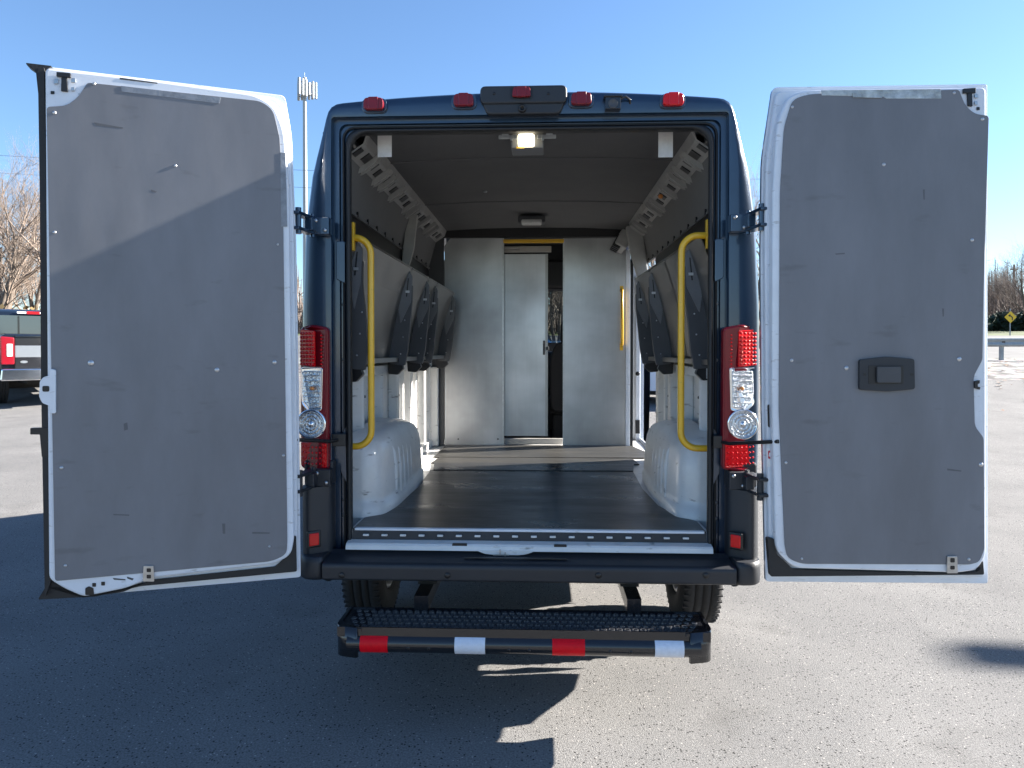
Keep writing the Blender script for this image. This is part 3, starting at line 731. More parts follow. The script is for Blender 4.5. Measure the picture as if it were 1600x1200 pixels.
# ---- folded shelves on both walls
def Xt(y): return .782 - .0617 * (y - .1)              # the row of folded shelves leans out more towards the bulkhead
def Zt(y): return 2.06 - .031 * (y - .1)
def shelf(sx, y0, y1):
    sh = MB()
    for k in (0, .014):
        sh.grid([[(sx * (Xt(y) + dx + k), y, (Zt(y) - .16 if z is None else z)) for dx, z in ((0.0, Zt(y)), (.052, None), (.10, 1.66), (.128, 1.50))] for y in (y0, y1)], smooth=False)
    def lip(dx0, dx1, z0, z1, fz):
        v = [(sx * (Xt(y) + dx), y, (Zt(y) if fz else 0) + z) for y in (y0, y1) for dx in (dx0, dx1) for z in (z0, z1)]
        sh.add(v, [(0, 1, 3, 2), (4, 6, 7, 5), (0, 4, 5, 1), (2, 3, 7, 6), (0, 2, 6, 4), (1, 5, 7, 3)])
    lip(.07, .14, 1.474, 1.499, False); lip(-.004, .07, .001, .009, True)
    return sh.build('folding_shelf', 'alushelf', van)
def fin(sx, y, par, off=0.0):
    xt, zt = Xt(y), Zt(y)
    P = lambda pts, r: rpoly([(sx * (xt + dx), z) for dx, z in pts], r, 3)
    lo = P([(-.012, zt - .10), (.050, zt - .10), (.130 + off, 1.52), (.122 + off, 1.46), (.036 + off, 1.45), (.018 + off, 1.54), (-.010, zt - .20)], .008)
    up = P([(-.012, zt - .05), (.008, zt - .012), (.034, zt - .03), (.074 + off * .5, zt - .22), (.060 + off * .6, zt - .33), (-.004, zt - .20)], .012)
    f = MB().prism(lo, XZ, y, y + .030).build('shelf_divider', 'greypaint', par, bevel=.002)
    MB().prism(up, XZ, y - .004, y + .02).build('hinge_cover', 'greylid', f, bevel=.002)
    MB().prism(P([(.008, zt - .06), (.014, zt - .06), (.026, zt - .17), (.019, zt - .17)], .002), XZ, y - .0055, y - .003).build('cover_slot', 'black', f)
    MB().prism(P([(.06 + off, 1.47), (.045 + off, 1.43), (.08 + off, 1.395), (.135 + off, 1.40), (.14 + off, 1.48)], .006), XZ, y + .005, y + .05).build('pivot_bracket', 'black', f, bevel=.003)
    t = MB().box((sx * (xt + .016), y - .008, zt - .14), (.022, .008, .013))
    for x_, z_ in ((.060, 1.52), (.045, 1.62), (.035, 1.72)): t.lathe([(0, y - .0035), (.004, y - .003), (.005, y + .002)], (sx * (xt + x_ + off * .8), 0, z_), 'Y', 8)
    t.build_each('latch_pin', 'screw', f)
for sx, segs, fins in ((-1, [(.12, 1.13), (1.15, 1.60), (1.62, 1.87), (1.89, 2.54)], [.13, 1.10, 1.57, 1.84, 2.50]), (1, [(.12, .84), (.86, 1.24), (1.26, 1.70)], [.36, 1.21, 1.62])):
    shs = [shelf(sx, *s) for s in segs]
    for i, y in enumerate(fins): fin(sx, y, shs[min(max(0, i - (sx < 0)), len(shs) - 1)], -.055 if y < .2 else 0.0)

# ---- bulkhead
def panel(name, px0, px1, py0, py1, Y, mt='alu', th=.004, r=.0, par=van, topcut=None):
    x0, z0 = onY(px0, py1, Y); x1, z1 = onY(px1, py0, Y)
    pts = [(x0, z0), (x1, z0), (x1, z1), (x0, z1)]
    if topcut == 'L': pts = [(x0, z0), (x1, z0), (x1, z1), (x0 + .05, z1), (x0, z1 - .06)]
    return MB().prism(rpoly(pts, r), XZ, Y, Y + th).build(name, mt, par), x0, x1, z0, z1
pa, x0, x1, z0, z1 = panel('bulkhead_panel', 695, 787, 372, 695, 2.88, r=.002, topcut='L')
rv = MB()
for px in (716, 778): 
    x, z = onY(px, 686, 2.88); rv.lathe([(0, 2.876), (.006, 2.877), (.007, 2.88)], (x, 0, z), 'Y', 8)
rv.build_each('rivet', 'black', pa)
MB().b2(x1 - .012, x1 + .003, 2.872, 2.884, z0, z1).build('panel_edge', 'steel', pa)
pb, x0b, x1b, z0b, z1b = panel('bulkhead_panel', 880, 978, 372, 697, 2.88, r=.004)
MB().b2(x0b - .004, x0b + .008, 2.872, 2.884, z0b, z1b).build('panel_edge', 'steel', pb)
pc, xc0, xc1, zc0, zc1 = panel('bulkhead_door', 787, 855, 397, 681, 2.94, r=.004)
MB().b2(xc1 - .015, xc1 + .006, 2.925, 2.945, zc0, zc1).build('door_edge', 'alushelf', pc)
MB().b2(xc1 - .035, xc1 - .015, 2.915, 2.935, 1.50, 1.62).b2(xc1 - .01, xc1 + .015, 2.91, 2.93, 1.54, 1.57).build('door_latch', 'greypaint', pc, bevel=.003)
MB().b2(x1, x0b, 2.93, 2.97, z0b + .005, z0b + .055).build('door_track', 'lightplastic', van, bevel=.006)
MB().b2(x1, x0b - .10, 2.95, 2.99, zc1 + .02, zc1 + .07).b2(x1, x1 + .13, 2.93, 2.95, zc1 + .015, zc1 + .035).b2(x1, x1 + .13, 2.93, 2.95, zc1 + .045, zc1 + .065).build('door_track', 'lightplastic', van, bevel=.004)
MB().b2(x1 - .004, x0b + .004, 2.866, 2.90, z1b - .035, z1b - .006).build('header_bar', 'yellow', van, bevel=.003)
xh, zt = onY(972, 452, 2.84); zbm = onY(972, 540, 2.84)[1]
MB().tube([(xh, 2.875, zt), (xh, 2.83, zt - .01), (xh, 2.83, zbm + .01), (xh, 2.875, zbm)], .012, 10).b2(xh - .014, xh + .014, 2.872, 2.879, zt - .02, zt + .03).b2(xh - .014, xh + .014, 2.872, 2.879, zbm - .04, zbm + .02).build('bulkhead_handle', 'yellow', van)
MB().b2(x1b, x1b + .035, 2.86, 2.90, z0b, z1b - .1).build('jamb_strip', 'white', van, bevel=.003)
MB().b2(x1b + .037, x1b + .06, 2.87, 2.91, z0b, z1b - .2).build('jamb_seal', 'rubber', van)
MB().b2(-.905, -.76, 2.87, 2.90, .74, 2.5).build('bulkhead_filler', 'greypaint', van)
MB().b2(-.88, -.80, 2.80, 2.86, .74, 1.40).build('corner_post', 'whitecabin', van, bevel=.01)
# front jamb of sliding door opening (body pillar, white inside)
jp = MB().b2(.86, .965, 3.335, 3.45, .60, 2.30).b2(.885, .93, 3.30, 3.335, .62, 2.2)
jo = jp.build('door_pillar', 'white', van, bevel=.01)
MB().lathe([(0, 3.296), (.018, 3.297), (.020, 3.302)], (.905, 0, 1.33), 'Y', 16).box((.905, 3.298, .86), (.04, .012, .12)).build('pillar_grommet', 'black', jo)
MB().b2(.90, .965, 2.10, 2.165, .74, 2.25).build('door_pillar', 'whitecabin', van, bevel=.01)
# cab
MB().b2(-.95, .95, 3.31, 4.9, .60, .66).build('cab_floor', 'black', van)
MB().b2(-.93, .93, 3.75, 4.12, 2.12, 2.40).b2(-.86, .86, 3.80, 3.86, 2.3, 2.60).build('header_sky_block', 'black', van, bevel=.03)  # cab header box, plus an added upright slab that blocks the windscreen sky
MB().b2(-.93, .93, 4.88, 4.93, .6, 1.5).b2(-.94, -.93, 3.5, 4.9, .6, 1.45).build('cab_lining', 'black', van)
def seat(x):
    s = MB()
    s.prism(rpoly([(x - .22, .95), (x + .22, .95), (x + .23, 1.45), (x + .17, 1.62), (x - .17, 1.62), (x - .23, 1.45)], .08, 5), XZ, 3.72, 3.86, True)
    s.prism(rpoly([(x - .13, 1.60), (x + .13, 1.60), (x + .12, 1.82), (x - .12, 1.82)], .05, 5), XZ, 3.74, 3.82, True)
    s.b2(x - .23, x + .23, 3.82, 4.3, .92, 1.08); s.b2(x - .2, x + .2, 3.8, 4.25, .64, .92)
    s.build('cab_seat', 'seat', van, bevel=.02, seg=3)
seat(.36); seat(-.5)
MB().b2(-.9, .9, 4.55, 4.95, 1.1, 1.52).build('dashboard', 'black', van, bevel=.04, seg=3)
# grab handles
for sx in (-1, 1):
    X = .723 if sx < 0 else .690
    pts = []
    E = .83
    for c0, a0, a1 in (((X + .075, 1.985), 90, 180), ((X + .075, 1.175), 180, 270)):
        pts += arc(c0, .075, a0, a1, 8)
    pts = [(E, 2.06)] + pts + [(E, 1.10)]
    gh = MB().tube([(sx * a, .105, z) for a, z in pts], .0155, 14).build('grab_handle', 'yellow', van)
    MB().b2(sx * .798, sx * .812, .09, .12, 2.0, 2.13).build('handle_plate', 'yellow', gh, bevel=.002)

# ---- rear doors
def make_door(sx, O, E, P):
    O = Vector(O); E = Vector(E); eu = (E - O).normalized(); ez = Vector((0, 0, 1))
    en = eu.cross(ez) if sx > 0 else ez.cross(eu)
    if en.y > 0: en = -en
    def at(px, py, n=0):
        o = O + en * n; d_ = ray(px, py); t = (o - CAMP).dot(en) / d_.dot(en); p = CAMP + d_ * t
        return ((p - O).dot(eu), p.z)
    def fn(u, v, n): return tuple(O + eu * u + ez * v + en * n)
    def pp(pts, n): return [at(p[0], p[1], n) + ((p[2],) if len(p) > 2 else ()) for p in pts]
    door = MB().prism(rpoly(pp(P['frame'], 0), .02), fn, -.055, 0).build('rear_door', 'white', van, bevel=.009, seg=3)
    MB().prism(rpoly(pp(P['skin'], -.07), .012), fn, -.085, -.070).build('door_flange', 'white', door, bevel=.003)
    MB().prism(rpoly(pp(P['skin'], -.07), .012), fn, -.100, -.0855).build('outer_skin', 'blue', door, bevel=.004)
    MB().prism(rpoly(pp(P['mid'], -.04), .02), fn, -.070, -.042).build('gutter', 'white', door, bevel=.008)
    MB().prism(rpoly(pp(P['liner'], .004), .012), fn, .0005, .0055).build('liner_panel', 'liner', door, bevel=.001)
    ctr = MB()
    for pts, n0, n1 in P['seal']: ctr.prism(rpoly(pp(pts, n1), .008), fn, n0, n1)
    ctr.build('door_seal', 'rubber', door, bevel=.004)
    for name, mt, items in P['extra']:
        q = MB()
        for pts, n0, n1, r in items: q.prism(rpoly(pp(pts, n1), r), fn, n0, n1)
        q.build_each(name, mt, door, bevel=.0015)
    sc = MB()
    M = Matrix((eu, ez, en)).transposed()
    for px, py, r in P['screws']:
        u, v = at(px, py, .006)
        ringv = lambda rr, n: [fn(u + rr * math.cos(2 * math.pi * k / 10), v + rr * math.sin(2 * math.pi * k / 10), n) for k in range(10)]
        sc.grid([ringv(r, .0055), ringv(r * .9, .0078), ringv(.0005, .0085)], closed=True)
    sc.build_each('panel_screw', 'screw', door)
    return door, at, fn
PL = dict(
    skin=[(470, 902), (467, 600), (463, 380), (456, 210, .05), (445, 149, .02), (66, 103), (74, 936)],
    mid=[(466, 895), (464, 600), (459, 330), (452, 200), (438, 152, .05), (70, 107), (76, 928)],
    frame=[(460, 840), (455, 868, .04), (430, 881, .04), (240, 903), (195, 920, .02), (130, 933, .02), (100, 920), (76, 905), (70, 105), (250, 126), (400, 147, .06), (430, 165, .05), (446, 205, .05), (452, 300)],
    liner=[(449, 845), (448, 866, .03), (425, 877, .03), (250, 893), (86, 908), (73, 167), (104, 165, .02), (122, 152, .03), (137, 129, .01), (408, 158, .03), (427, 172, .03), (437, 215), (442, 300)],
    seal=[([(59, 104), (69, 104), (72, 300), (76, 700), (79, 910), (70, 934), (64, 600), (62, 300)], -.07, -.01),
          ([(40, 98), (82, 103), (66, 112), (60, 150), (56, 112), (42, 102)], -.06, -.02),
          ([(59, 937), (73, 914), (80, 908), (128, 934), (192, 925), (235, 907), (430, 886), (448, 870), (458, 838), (463, 838), (464, 893), (220, 916), (150, 932)], -.052, -.030)],
    extra=[('panel_tape', 'tape', [([(189, 134), (345, 152), (343, 162), (190, 143)], .0058, .0066, .001), ([(438, 238), (446, 239), (449, 354), (439, 354)], .0058, .0066, .001)]),
           ('top_latch', 'black', [([(88, 112), (110, 114), (110, 121), (88, 119)], .001, .012, .002), ([(96, 118), (104, 118), (106, 143), (95, 142)], .001, .009, .002), ([(79, 142), (85, 142), (85, 147), (79, 147)], .001, .003, .002)]),
           ('latch_bolt', 'steel', [([(84, 123), (91, 123), (91, 131), (84, 131)], .001, .006, .003), ([(111, 122), (118, 122), (118, 129), (111, 129)], .001, .006, .003), ([(111, 136), (117, 136), (117, 142), (111, 142)], .001, .006, .003)]),
           ('strike_plate', 'white', [([(78, 576), (87, 578), (87, 646), (78, 646), (77, 634), (66, 630), (61, 620), (62, 596), (68, 589), (77, 587)], -.002, .014, .006)]),
           ('strike_hole', 'black', [([(66, 603), (77, 603), (77, 612), (66, 612)], .0142, .0160, .006)]),
           ('edge_catch', 'black', [([(47, 669), (75, 668), (77, 714), (65, 714), (62, 679), (47, 679)], -.03, -.008, .003)]),
           ('strip_bracket', 'steel', [([(224, 884), (240, 884), (241, 909), (223, 909)], .0058, .012, .004)]),
           ('bracket_hole', 'black', [([(229, 888), (236, 888), (236, 894), (229, 894)], .0122, .0130, .004), ([(229, 898), (236, 898), (236, 904), (229, 904)], .0122, .0130, .004)]),
           ('lower_latch', 'black', [([(133, 930), (133, 919), (139, 916), (146, 919), (147, 930)], .0005, .003, .004), ([(144, 911), (150, 911), (150, 917), (144, 917)], .0005, .002, .003), ([(158, 909), (164, 909), (164, 915), (158, 915)], .0005, .002, .003)]),
           ('scuff_mark', 'greypaint', [([(176, 903), (196, 905), (196, 907), (178, 906)], .0005, .0012, .0), ([(198, 901), (209, 904), (207, 907), (199, 904)], .0005, .0012, .0), ([(187, 121), (246, 129), (246, 131), (187, 124)], .0005, .0012, 0)]),
           ('panel_mark', 'mark', [([(147, 191), (192, 199), (192, 201), (150, 196)], .0057, .0059, 0), ([(236, 296), (245, 299), (243, 301), (236, 299)], .0057, .0059, 0), ([(193, 662), (199, 660), (200, 671), (194, 673)], .0057, .0059, .001), ([(177, 803), (202, 804), (202, 806), (177, 805)], .0057, .0059, 0), ([(347, 818), (352, 818), (352, 834), (348, 834)], .0057, .0059, .001), ([(394, 831), (422, 832), (421, 834), (394, 834)], .0057, .0059, 0)])],
    screws=[(142, 567, .011), (339, 578, .0095), (429, 566, .009), (85, 176, .007), (147, 131, .006), (96, 731, .007), (443, 712, .006), (434, 382, .005), (274, 259, .006), (85, 363, .006), (102, 884, .006), (421, 854, .005)])
doorL, atL, fnL = make_door(-1, (-.933, -.289, 0), (-1.785, -.615, 0), PL)
PR = dict(
    skin=[(1197, 909), (1191, 640), (1189, 400), (1191, 250, .05), (1208, 136, .02), (1543, 131), (1544, 912)],
    mid=[(1203, 899), (1197, 640), (1195, 400), (1197, 250, .05), (1214, 141, .03), (1539, 136), (1540, 903)],
    frame=[(1211, 835), (1214, 862, .04), (1240, 888, .04), (1500, 895), (1528, 891, .03), (1541, 868), (1541, 136), (1260, 140, .05), (1232, 150, .06), (1214, 190, .05), (1207, 300), (1206, 600)],
    liner=[(1226, 850), (1230, 872, .03), (1252, 881, .03), (1515, 882), (1530, 878, .03), (1538, 858), (1537, 684), (1523, 666, .02), (1521, 588, .02), (1535, 562), (1537, 450), (1545, 181), (1523, 178, .02), (1508, 165, .03), (1498, 140, .01), (1265, 147, .04), (1238, 155, .05), (1225, 200, .03), (1219, 300), (1217, 640)],
    seal=[([(1199, 841), (1210, 842), (1214, 866), (1240, 890), (1500, 897), (1530, 893), (1536, 876), (1538, 898), (1204, 901)], -.050, -.020)],
    extra=[('panel_tape', 'tapesilver', [([(1283, 141), (1470, 139), (1471, 154), (1385, 154), (1380, 151), (1284, 149)], .0058, .0066, .001), ([(1332, 145), (1383, 143), (1378, 153), (1333, 152)], .0066, .0100, .001)]),
           ('top_latch', 'black', [([(1506, 138), (1525, 137), (1525, 145), (1506, 145)], .001, .012, .002), ([(1512, 144), (1519, 144), (1520, 166), (1513, 165)], .001, .009, .002), ([(1526, 167), (1531, 167), (1531, 172), (1526, 172)], .001, .003, .002)]),
           ('latch_bolt', 'steel', [([(1523, 147), (1529, 147), (1529, 153), (1523, 153)], .001, .006, .003), ([(1523, 158), (1528, 158), (1528, 164), (1523, 164)], .001, .006, .003)]),
           ('handle_plate', 'plastic', [([(1343, 562, .01), (1386, 557, .02), (1429, 561, .01), (1430, 608, .01), (1386, 612, .02), (1343, 609, .01)], .0058, .020, .008)]),
           ('handle_cup', 'black', [([(1357, 571), (1412, 571), (1412, 600), (1357, 600)], .0202, .0215, .006)]),
           ('pull_handle', 'greypaint', [([(1371, 573), (1408, 573), (1408, 598), (1371, 598)], .0217, .033, .006)]),
           ('handle_screw', 'black', [([(1349, 583), (1354, 583), (1354, 587), (1349, 587)], .0202, .0212, .002), ([(1423, 583), (1428, 583), (1428, 587), (1423, 587)], .0202, .0212, .002)]),
           ('edge_latch', 'black', [([(1523, 596), (1531, 594), (1531, 599), (1528, 600), (1528, 604), (1532, 605), (1531, 609), (1523, 606)], .0005, .012, .001)]),
           ('strip_bracket', 'steel', [([(1480, 869), (1496, 869), (1497, 896), (1480, 896)], .0058, .012, .004)]),
           ('bracket_hole', 'black', [([(1485, 872), (1492, 872), (1492, 879), (1485, 879)], .0122, .0130, .004), ([(1485, 884), (1492, 884), (1492, 890), (1485, 890)], .0122, .0130, .004)]),
           ('hinge_plug', 'black', [([(1199, 632), (1206, 632), (1207, 668), (1200, 668)], -.041, -.038, .008)]),
           ('warning_sticker', 'stickerwhite', [([(1198, 700), (1208, 701), (1208, 730), (1198, 729)], -.0415, -.0405, .002)]),
           ('sticker_mark', 'stickerred', [([(1200, 704), (1206, 704), (1206, 717), (1200, 717)], -.0403, -.0400, .006)]),
           ('sticker_symbol', 'stickerwhite', [([(1202, 707), (1205, 708), (1204, 714), (1201, 713)], -.0399, -.0396, .001)]),
           ('panel_mark', 'mark', [([(1305, 396), (1320, 395), (1320, 397), (1306, 398)], .0057, .0059, 0), ([(1442, 296), (1445, 296), (1445, 312), (1443, 312)], .0057, .0059, 0), ([(1480, 732), (1502, 735), (1502, 737), (1480, 735)], .0057, .0059, 0), ([(1472, 482), (1475, 482), (1475, 494), (1473, 495)], .0057, .0059, 0)])],
    screws=[(1237, 563, .007), (1323, 575, .009), (1499, 561, .009), (1381, 257, .007), (1519, 375, .007), (1491, 145, .006), (1535, 186, .007), (1228, 723, .006), (1533, 726, .009), (1514, 874, .006), (1253, 873, .005), (1238, 167, .006)])
doorR, atR, fnR = make_door(1, (.952, -.271, 0), (1.822, -.264, 0), PR)

# ================================================================== GROUND
GT = [(-60, 0), (8, 0), (11, .03), (15, .18), (20, .48), (22.5, .66), (27, 1.02), (30, 1.22), (60, 2.95), (100, 4.4), (200, 6.4), (300, 7.0), (3000, 7)]
def gz(d): return lerp(GT, d)
def gxy(x, y): return gz((Vector((x, y, 0)) - Vector((CAMP.x, CAMP.y, 0))).dot(FW))
def band(name, d0, d1, mt, lats=(-1500, -400, -100, -40, -20, -10, 0, 10, 20, 40, 100, 400, 1500), dz=0, step=1.0):
    ds = [d0]; 
    ds += [k for k, _ in GT if d0 < k < d1]; ds.append(d1); ds = sorted(set(ds))
    rows = []
    for dd in ds:
        rows.append([(*field(la, dd), gz(dd) + dz) for la in lats])
    return struct(MB().grid(rows, smooth=True).build(name, mt))
band('parking_lot', -60, 22, 'asphalt')
band('gravel_verge', 22, 29.5, 'gravel')
band('road', 29.5, 52, 'road')
band('grass_verge', 52, 62, 'grassmat')
band('far_ground', 62, 2500, 'dirt')
# fallen leaves
lf = MB(); rnd = random.Random(3)
for k in range(900):
    la, dd = rnd.uniform(8, 30), rnd.uniform(13, 29)
    if rnd.random() > (dd - 11) / 18: continue
    x, y = field(la, dd); s = rnd.uniform(.03, .09); a = rnd.uniform(0, 6.28); z = gz(dd) + .012
    lf.add([(x + s * math.cos(a + t), y + s * math.sin(a + t), z + rnd.uniform(0, .03)) for t in (0, 1.6, 3.1, 4.7)], [(0, 1, 2, 3)])
tag(lf.build('fallen_leaves', 'leafbrown'), 'scattered brown leaves on the gravel near the guardrail', 'leaves', kind='stuff')

# ================================================================== TREES
def branch(p, d_, L, r, lvl, out_t, out_c, rnd, maxl, up=.12, spread=.55):
    n = 4 if lvl < 2 else 3; pts = [p]; rs = [r]; q = p.copy(); dd = d_.copy()
    for i in range(n):
        dd = (dd + Vector((rnd.gauss(0, .13), rnd.gauss(0, .13), rnd.gauss(up * .5, .08)))).normalized()
        q = q + dd * L / n; pts.append(q.copy()); rs.append(r * (1 - .62 * (i + 1) / n))
    (out_t if lvl == 0 else out_c).tube(pts, rs, 7 if lvl == 0 else (5 if lvl == 1 else 3), cap=False)
    if lvl >= maxl: return
    k = {0: 9, 1: 7, 2: 6, 3: 4}.get(lvl, 3)
    for i in range(k):
        f = rnd.uniform(.28 if lvl == 0 else .2, 1); j = min(int(f * n), n - 1); t = f * n - j
        s = pts[j].lerp(pts[j + 1], t); base = (pts[j + 1] - pts[j]).normalized()
        perp = Vector((rnd.gauss(0, 1), rnd.gauss(0, 1), rnd.gauss(0, .6))); perp = (perp - base * perp.dot(base)).normalized()
        nd = (base * (1 - spread * .4) + perp * spread * rnd.uniform(.7, 1.3) + Vector((0, 0, up))).normalized()
        branch(s, nd, L * rnd.uniform(.45, .68), rs[j] * (.55 if lvl else .45), lvl + 1, out_t, out_c, rnd, maxl, up, spread)
def tree_proto(seed, H, label, r=.13, maxl=4, spread=.6, stems=1, twig='twig'):
    rnd = random.Random(seed); t = MB(); c = MB()
    for k in range(stems):
        d_ = Vector((rnd.gauss(0, .18), rnd.gauss(0, .18), 1)).normalized() if stems > 1 else Vector((0, 0, 1))
        branch(Vector((rnd.gauss(0, .15) if stems > 1 else 0, 0, -.2)), d_, H * .62, r, 0, t, c, rnd, maxl, spread=spread)
    root = empty('bare_tree', (0, 0, 0), 0, label, 'tree')
    t.build('trunk', 'bark', root); c.build('crown', twig, root); return root
def copy_tree(root, label, group=None):
    c = root.copy(); COL.objects.link(c); c['label'] = label
    for ch in root.children:
        k = ch.copy(); COL.objects.link(k); k.parent = c
    return c
tA = tree_proto(11, 8.5, 'x', .15, 4, .6, 2)
tB = tree_proto(5, 9.5, 'x', .16, 4, .75, 1)
tC = tree_proto(23, 6.5, 'x', .10, 4, .7, 3, 'twigdark')
used = set()
def put(proto, px, d_, sc, rz, label, name='bare_tree', group='bare trees round the lot'):
    la = (px - CX) / F * d_; x, y = field(la, d_)
    if proto.name in used: o = copy_tree(proto, label)
    else: o = proto; used.add(proto.name)
    o['label'] = label; o['group'] = group
    o.location = (x, y, gz(d_) - .05); o.rotation_euler = (0, 0, rz); o.scale = (sc, sc, sc); return o
put(tB, 66, 30, 1.0, 2.4, 'tallest spreading bare tree on the left, beside the open van door')
for i, (px, d_, sc, rz, p, lb) in enumerate([
    (22, 34, .95, 1.0, tA, 'pale forked bare tree straight above the pickup roof'),
    (48, 37, .92, 2.2, tA, 'slim bare tree right beside the edge of the left van door'),
    (-15, 31, 1.05, 3.4, tA, 'bare tree cut by the left edge, behind the pickup'),
    (5, 48, .95, 5.0, tC, 'low many stemmed bare tree far behind the pickup on the left'),
    (60, 50, .9, .3, tC, 'small hazy bare tree far off, half hidden by the left van door')]):
    put(p, px, d_, sc, rz, lb)
right = [(1545, 74, 1.05, .2, tC, 'bushy brown bare tree nearest the right van door edge'),
         (1566, 82, 1.0, 1.4, tC, 'rounded brown bare tree left of the far utility pole'),
         (1588, 70, 1.15, 2.9, tC, 'dense dark bare tree behind the yellow road sign'),
         (1612, 62, 1.25, 4.4, tC, 'tallest bare tree at the right edge of the photo')]
for px, d_, sc, rz, p, lb in right: put(p, px, d_, sc, rz, lb)
mids = [(1182, 36, 1.0, .9, tA, 'bare tree seen in the narrow gap between van flank and right door'),
        (1010, 40, .95, 2.0, tA, 'bare tree seen through the open sliding door above the white car'),
        (992, 52, 1.0, 2.7, tC, 'farther bare tree seen through the open sliding door')]
for px, d_, sc, rz, p, lb in mids: put(p, px, d_, sc, rz, lb)
put(tC, 868, 38, 1.0, 4.1, 'bare tree seen through the cab windscreen of the van', group='bare trees round the lot')
put(tA, 885, 45, 1.0, 5.2, 'taller bare tree seen through the cab windscreen, right of its neighbour', group='bare trees round the lot')
# thickets (twiggy undergrowth)
def thicket(name, lat0, lat1, d0, d1, h, mt, n, label, seed, kind_='thicket', leafy=.0, ts=1.0):
    rnd = random.Random(seed); t = MB()
    for k in range(n):
        la, dd = rnd.uniform(lat0, lat1), rnd.uniform(d0, d1); x, y = field(la, dd); z = gz(dd)
        hh = h * rnd.uniform(.35, 1) * (0.75 + .25 * math.sin(la * .9))
        p = Vector((x, y, z)); q = p + Vector((rnd.gauss(0, .25), rnd.gauss(0, .25), hh))
        m = p.lerp(q, .5) + Vector((rnd.gauss(0, .1), rnd.gauss(0, .1), 0))
        t.tube([p, m, q], [.02 * ts, .014 * ts, .005 * ts], 3, cap=False)
        for j in range(4):
            s = p.lerp(q, rnd.uniform(.2, .95)); e = s + Vector((rnd.gauss(0, .35), rnd.gauss(0, .35), rnd.uniform(.05, .5)))
            t.tube([s, e], [.009 * ts, .004 * ts], 3, cap=False)
            if leafy:
                for _ in range(int(leafy)):
                    c = s.lerp(e, rnd.random()) + Vector((rnd.gauss(0, .08), rnd.gauss(0, .08), rnd.gauss(0, .08))); a = rnd.random() * 6; r_ = rnd.uniform(.03, .07) * ts
                    u_ = Vector((math.cos(a), math.sin(a), rnd.gauss(0, .5))) * r_; v_ = Vector((-math.sin(a), math.cos(a), rnd.gauss(0, .8))) * r_
                    t.add([c - u_ - v_, c + u_ - v_, c + u_ + v_, c - u_ + v_], [(0, 1, 2, 3)])
    o = t.build(name, mt); tag(o, label, kind_, kind='stuff'); return o
thicket('thicket', -38, -12, 26, 34, 2.4, 'brush', 1300, 'tan leafy undergrowth behind the pickup on the left', 4, leafy=3, ts=1.3)
thicket('thicket', 22, 75, 76, 96, 8.5, 'twigdark', 2600, 'brown leafless woodland across the road on the right', 9, 'woodland', ts=4.5)
thicket('thicket', -20, 22, 55, 70, 6.0, 'twigdark', 1300, 'leafless woodland far ahead, seen only through gaps of the van', 12, 'woodland', ts=4)
thicket('hedge', 30, 70, 63, 66, 1.5, 'hedge', 1500, 'low dark green hedge across the road on the right', 10, 'hedge', leafy=4, ts=3)

# ================================================================== ROADSIDE
# guardrail
def P3(la, dd, z=0): x, y = field(la, dd); return Vector((x, y, gz(dd) + z))
gd0 = lambda la: 28.2 + (la - 15) * .04
gr = empty('guardrail', P3(13, gd0(13)), 0, 'galvanised steel guardrail between the gravel and the road on the right', 'guardrail')
org = gr.location.copy()
wave = [(.0, .88), (.035, .84), (.035, .78), (.0, .73), (.0, .69), (.035, .64), (.035, .58), (.0, .53)]
rows = []
for la in (9, 14, 20, 27, 40): 
    rows.append([tuple(P3(la, gd0(la) - .12 - a, z) - org) for a, z in wave])
MB().grid(rows).build('rail_beam', 'galv', gr, solid=.004)
la = 10.3
while la < 38:
    for _ in [0]:
        p = P3(la, gd0(la)) - org; MB().box(p + Vector((0, 0, .34)), (.12, .12, .80)).build('post', 'galv', gr)
        MB().box(p + Vector((0, -.09, .70)), (.12, .08, .24)).build('spacer', 'wood', gr)
    la += 1.9 * 1.5
# yellow sign
sp = P3((1578 - CX) / F * 52, 52); sg = empty('road_sign', sp, 0, 'small yellow diamond curve warning sign on a post across the road', 'sign')
MB().b2(-.03, .03, -.0, .04, 0, 1.9).build('post', 'galv', sg)
MB().prism([(-.42, 1.3), (0, .88), (.42, 1.3), (0, 1.72)], XZ, -.03, -.01).build('sign_plate', 'signyellow', sg)
MB().prism([(.08, 1.08), (.15, 1.08), (.15, 1.30), (-.02, 1.44), (-.02, 1.52), (-.17, 1.42), (-.05, 1.30), (-.05, 1.37), (.08, 1.26)], XZ, -.036, -.031).build('curve_arrow', 'black', sg)
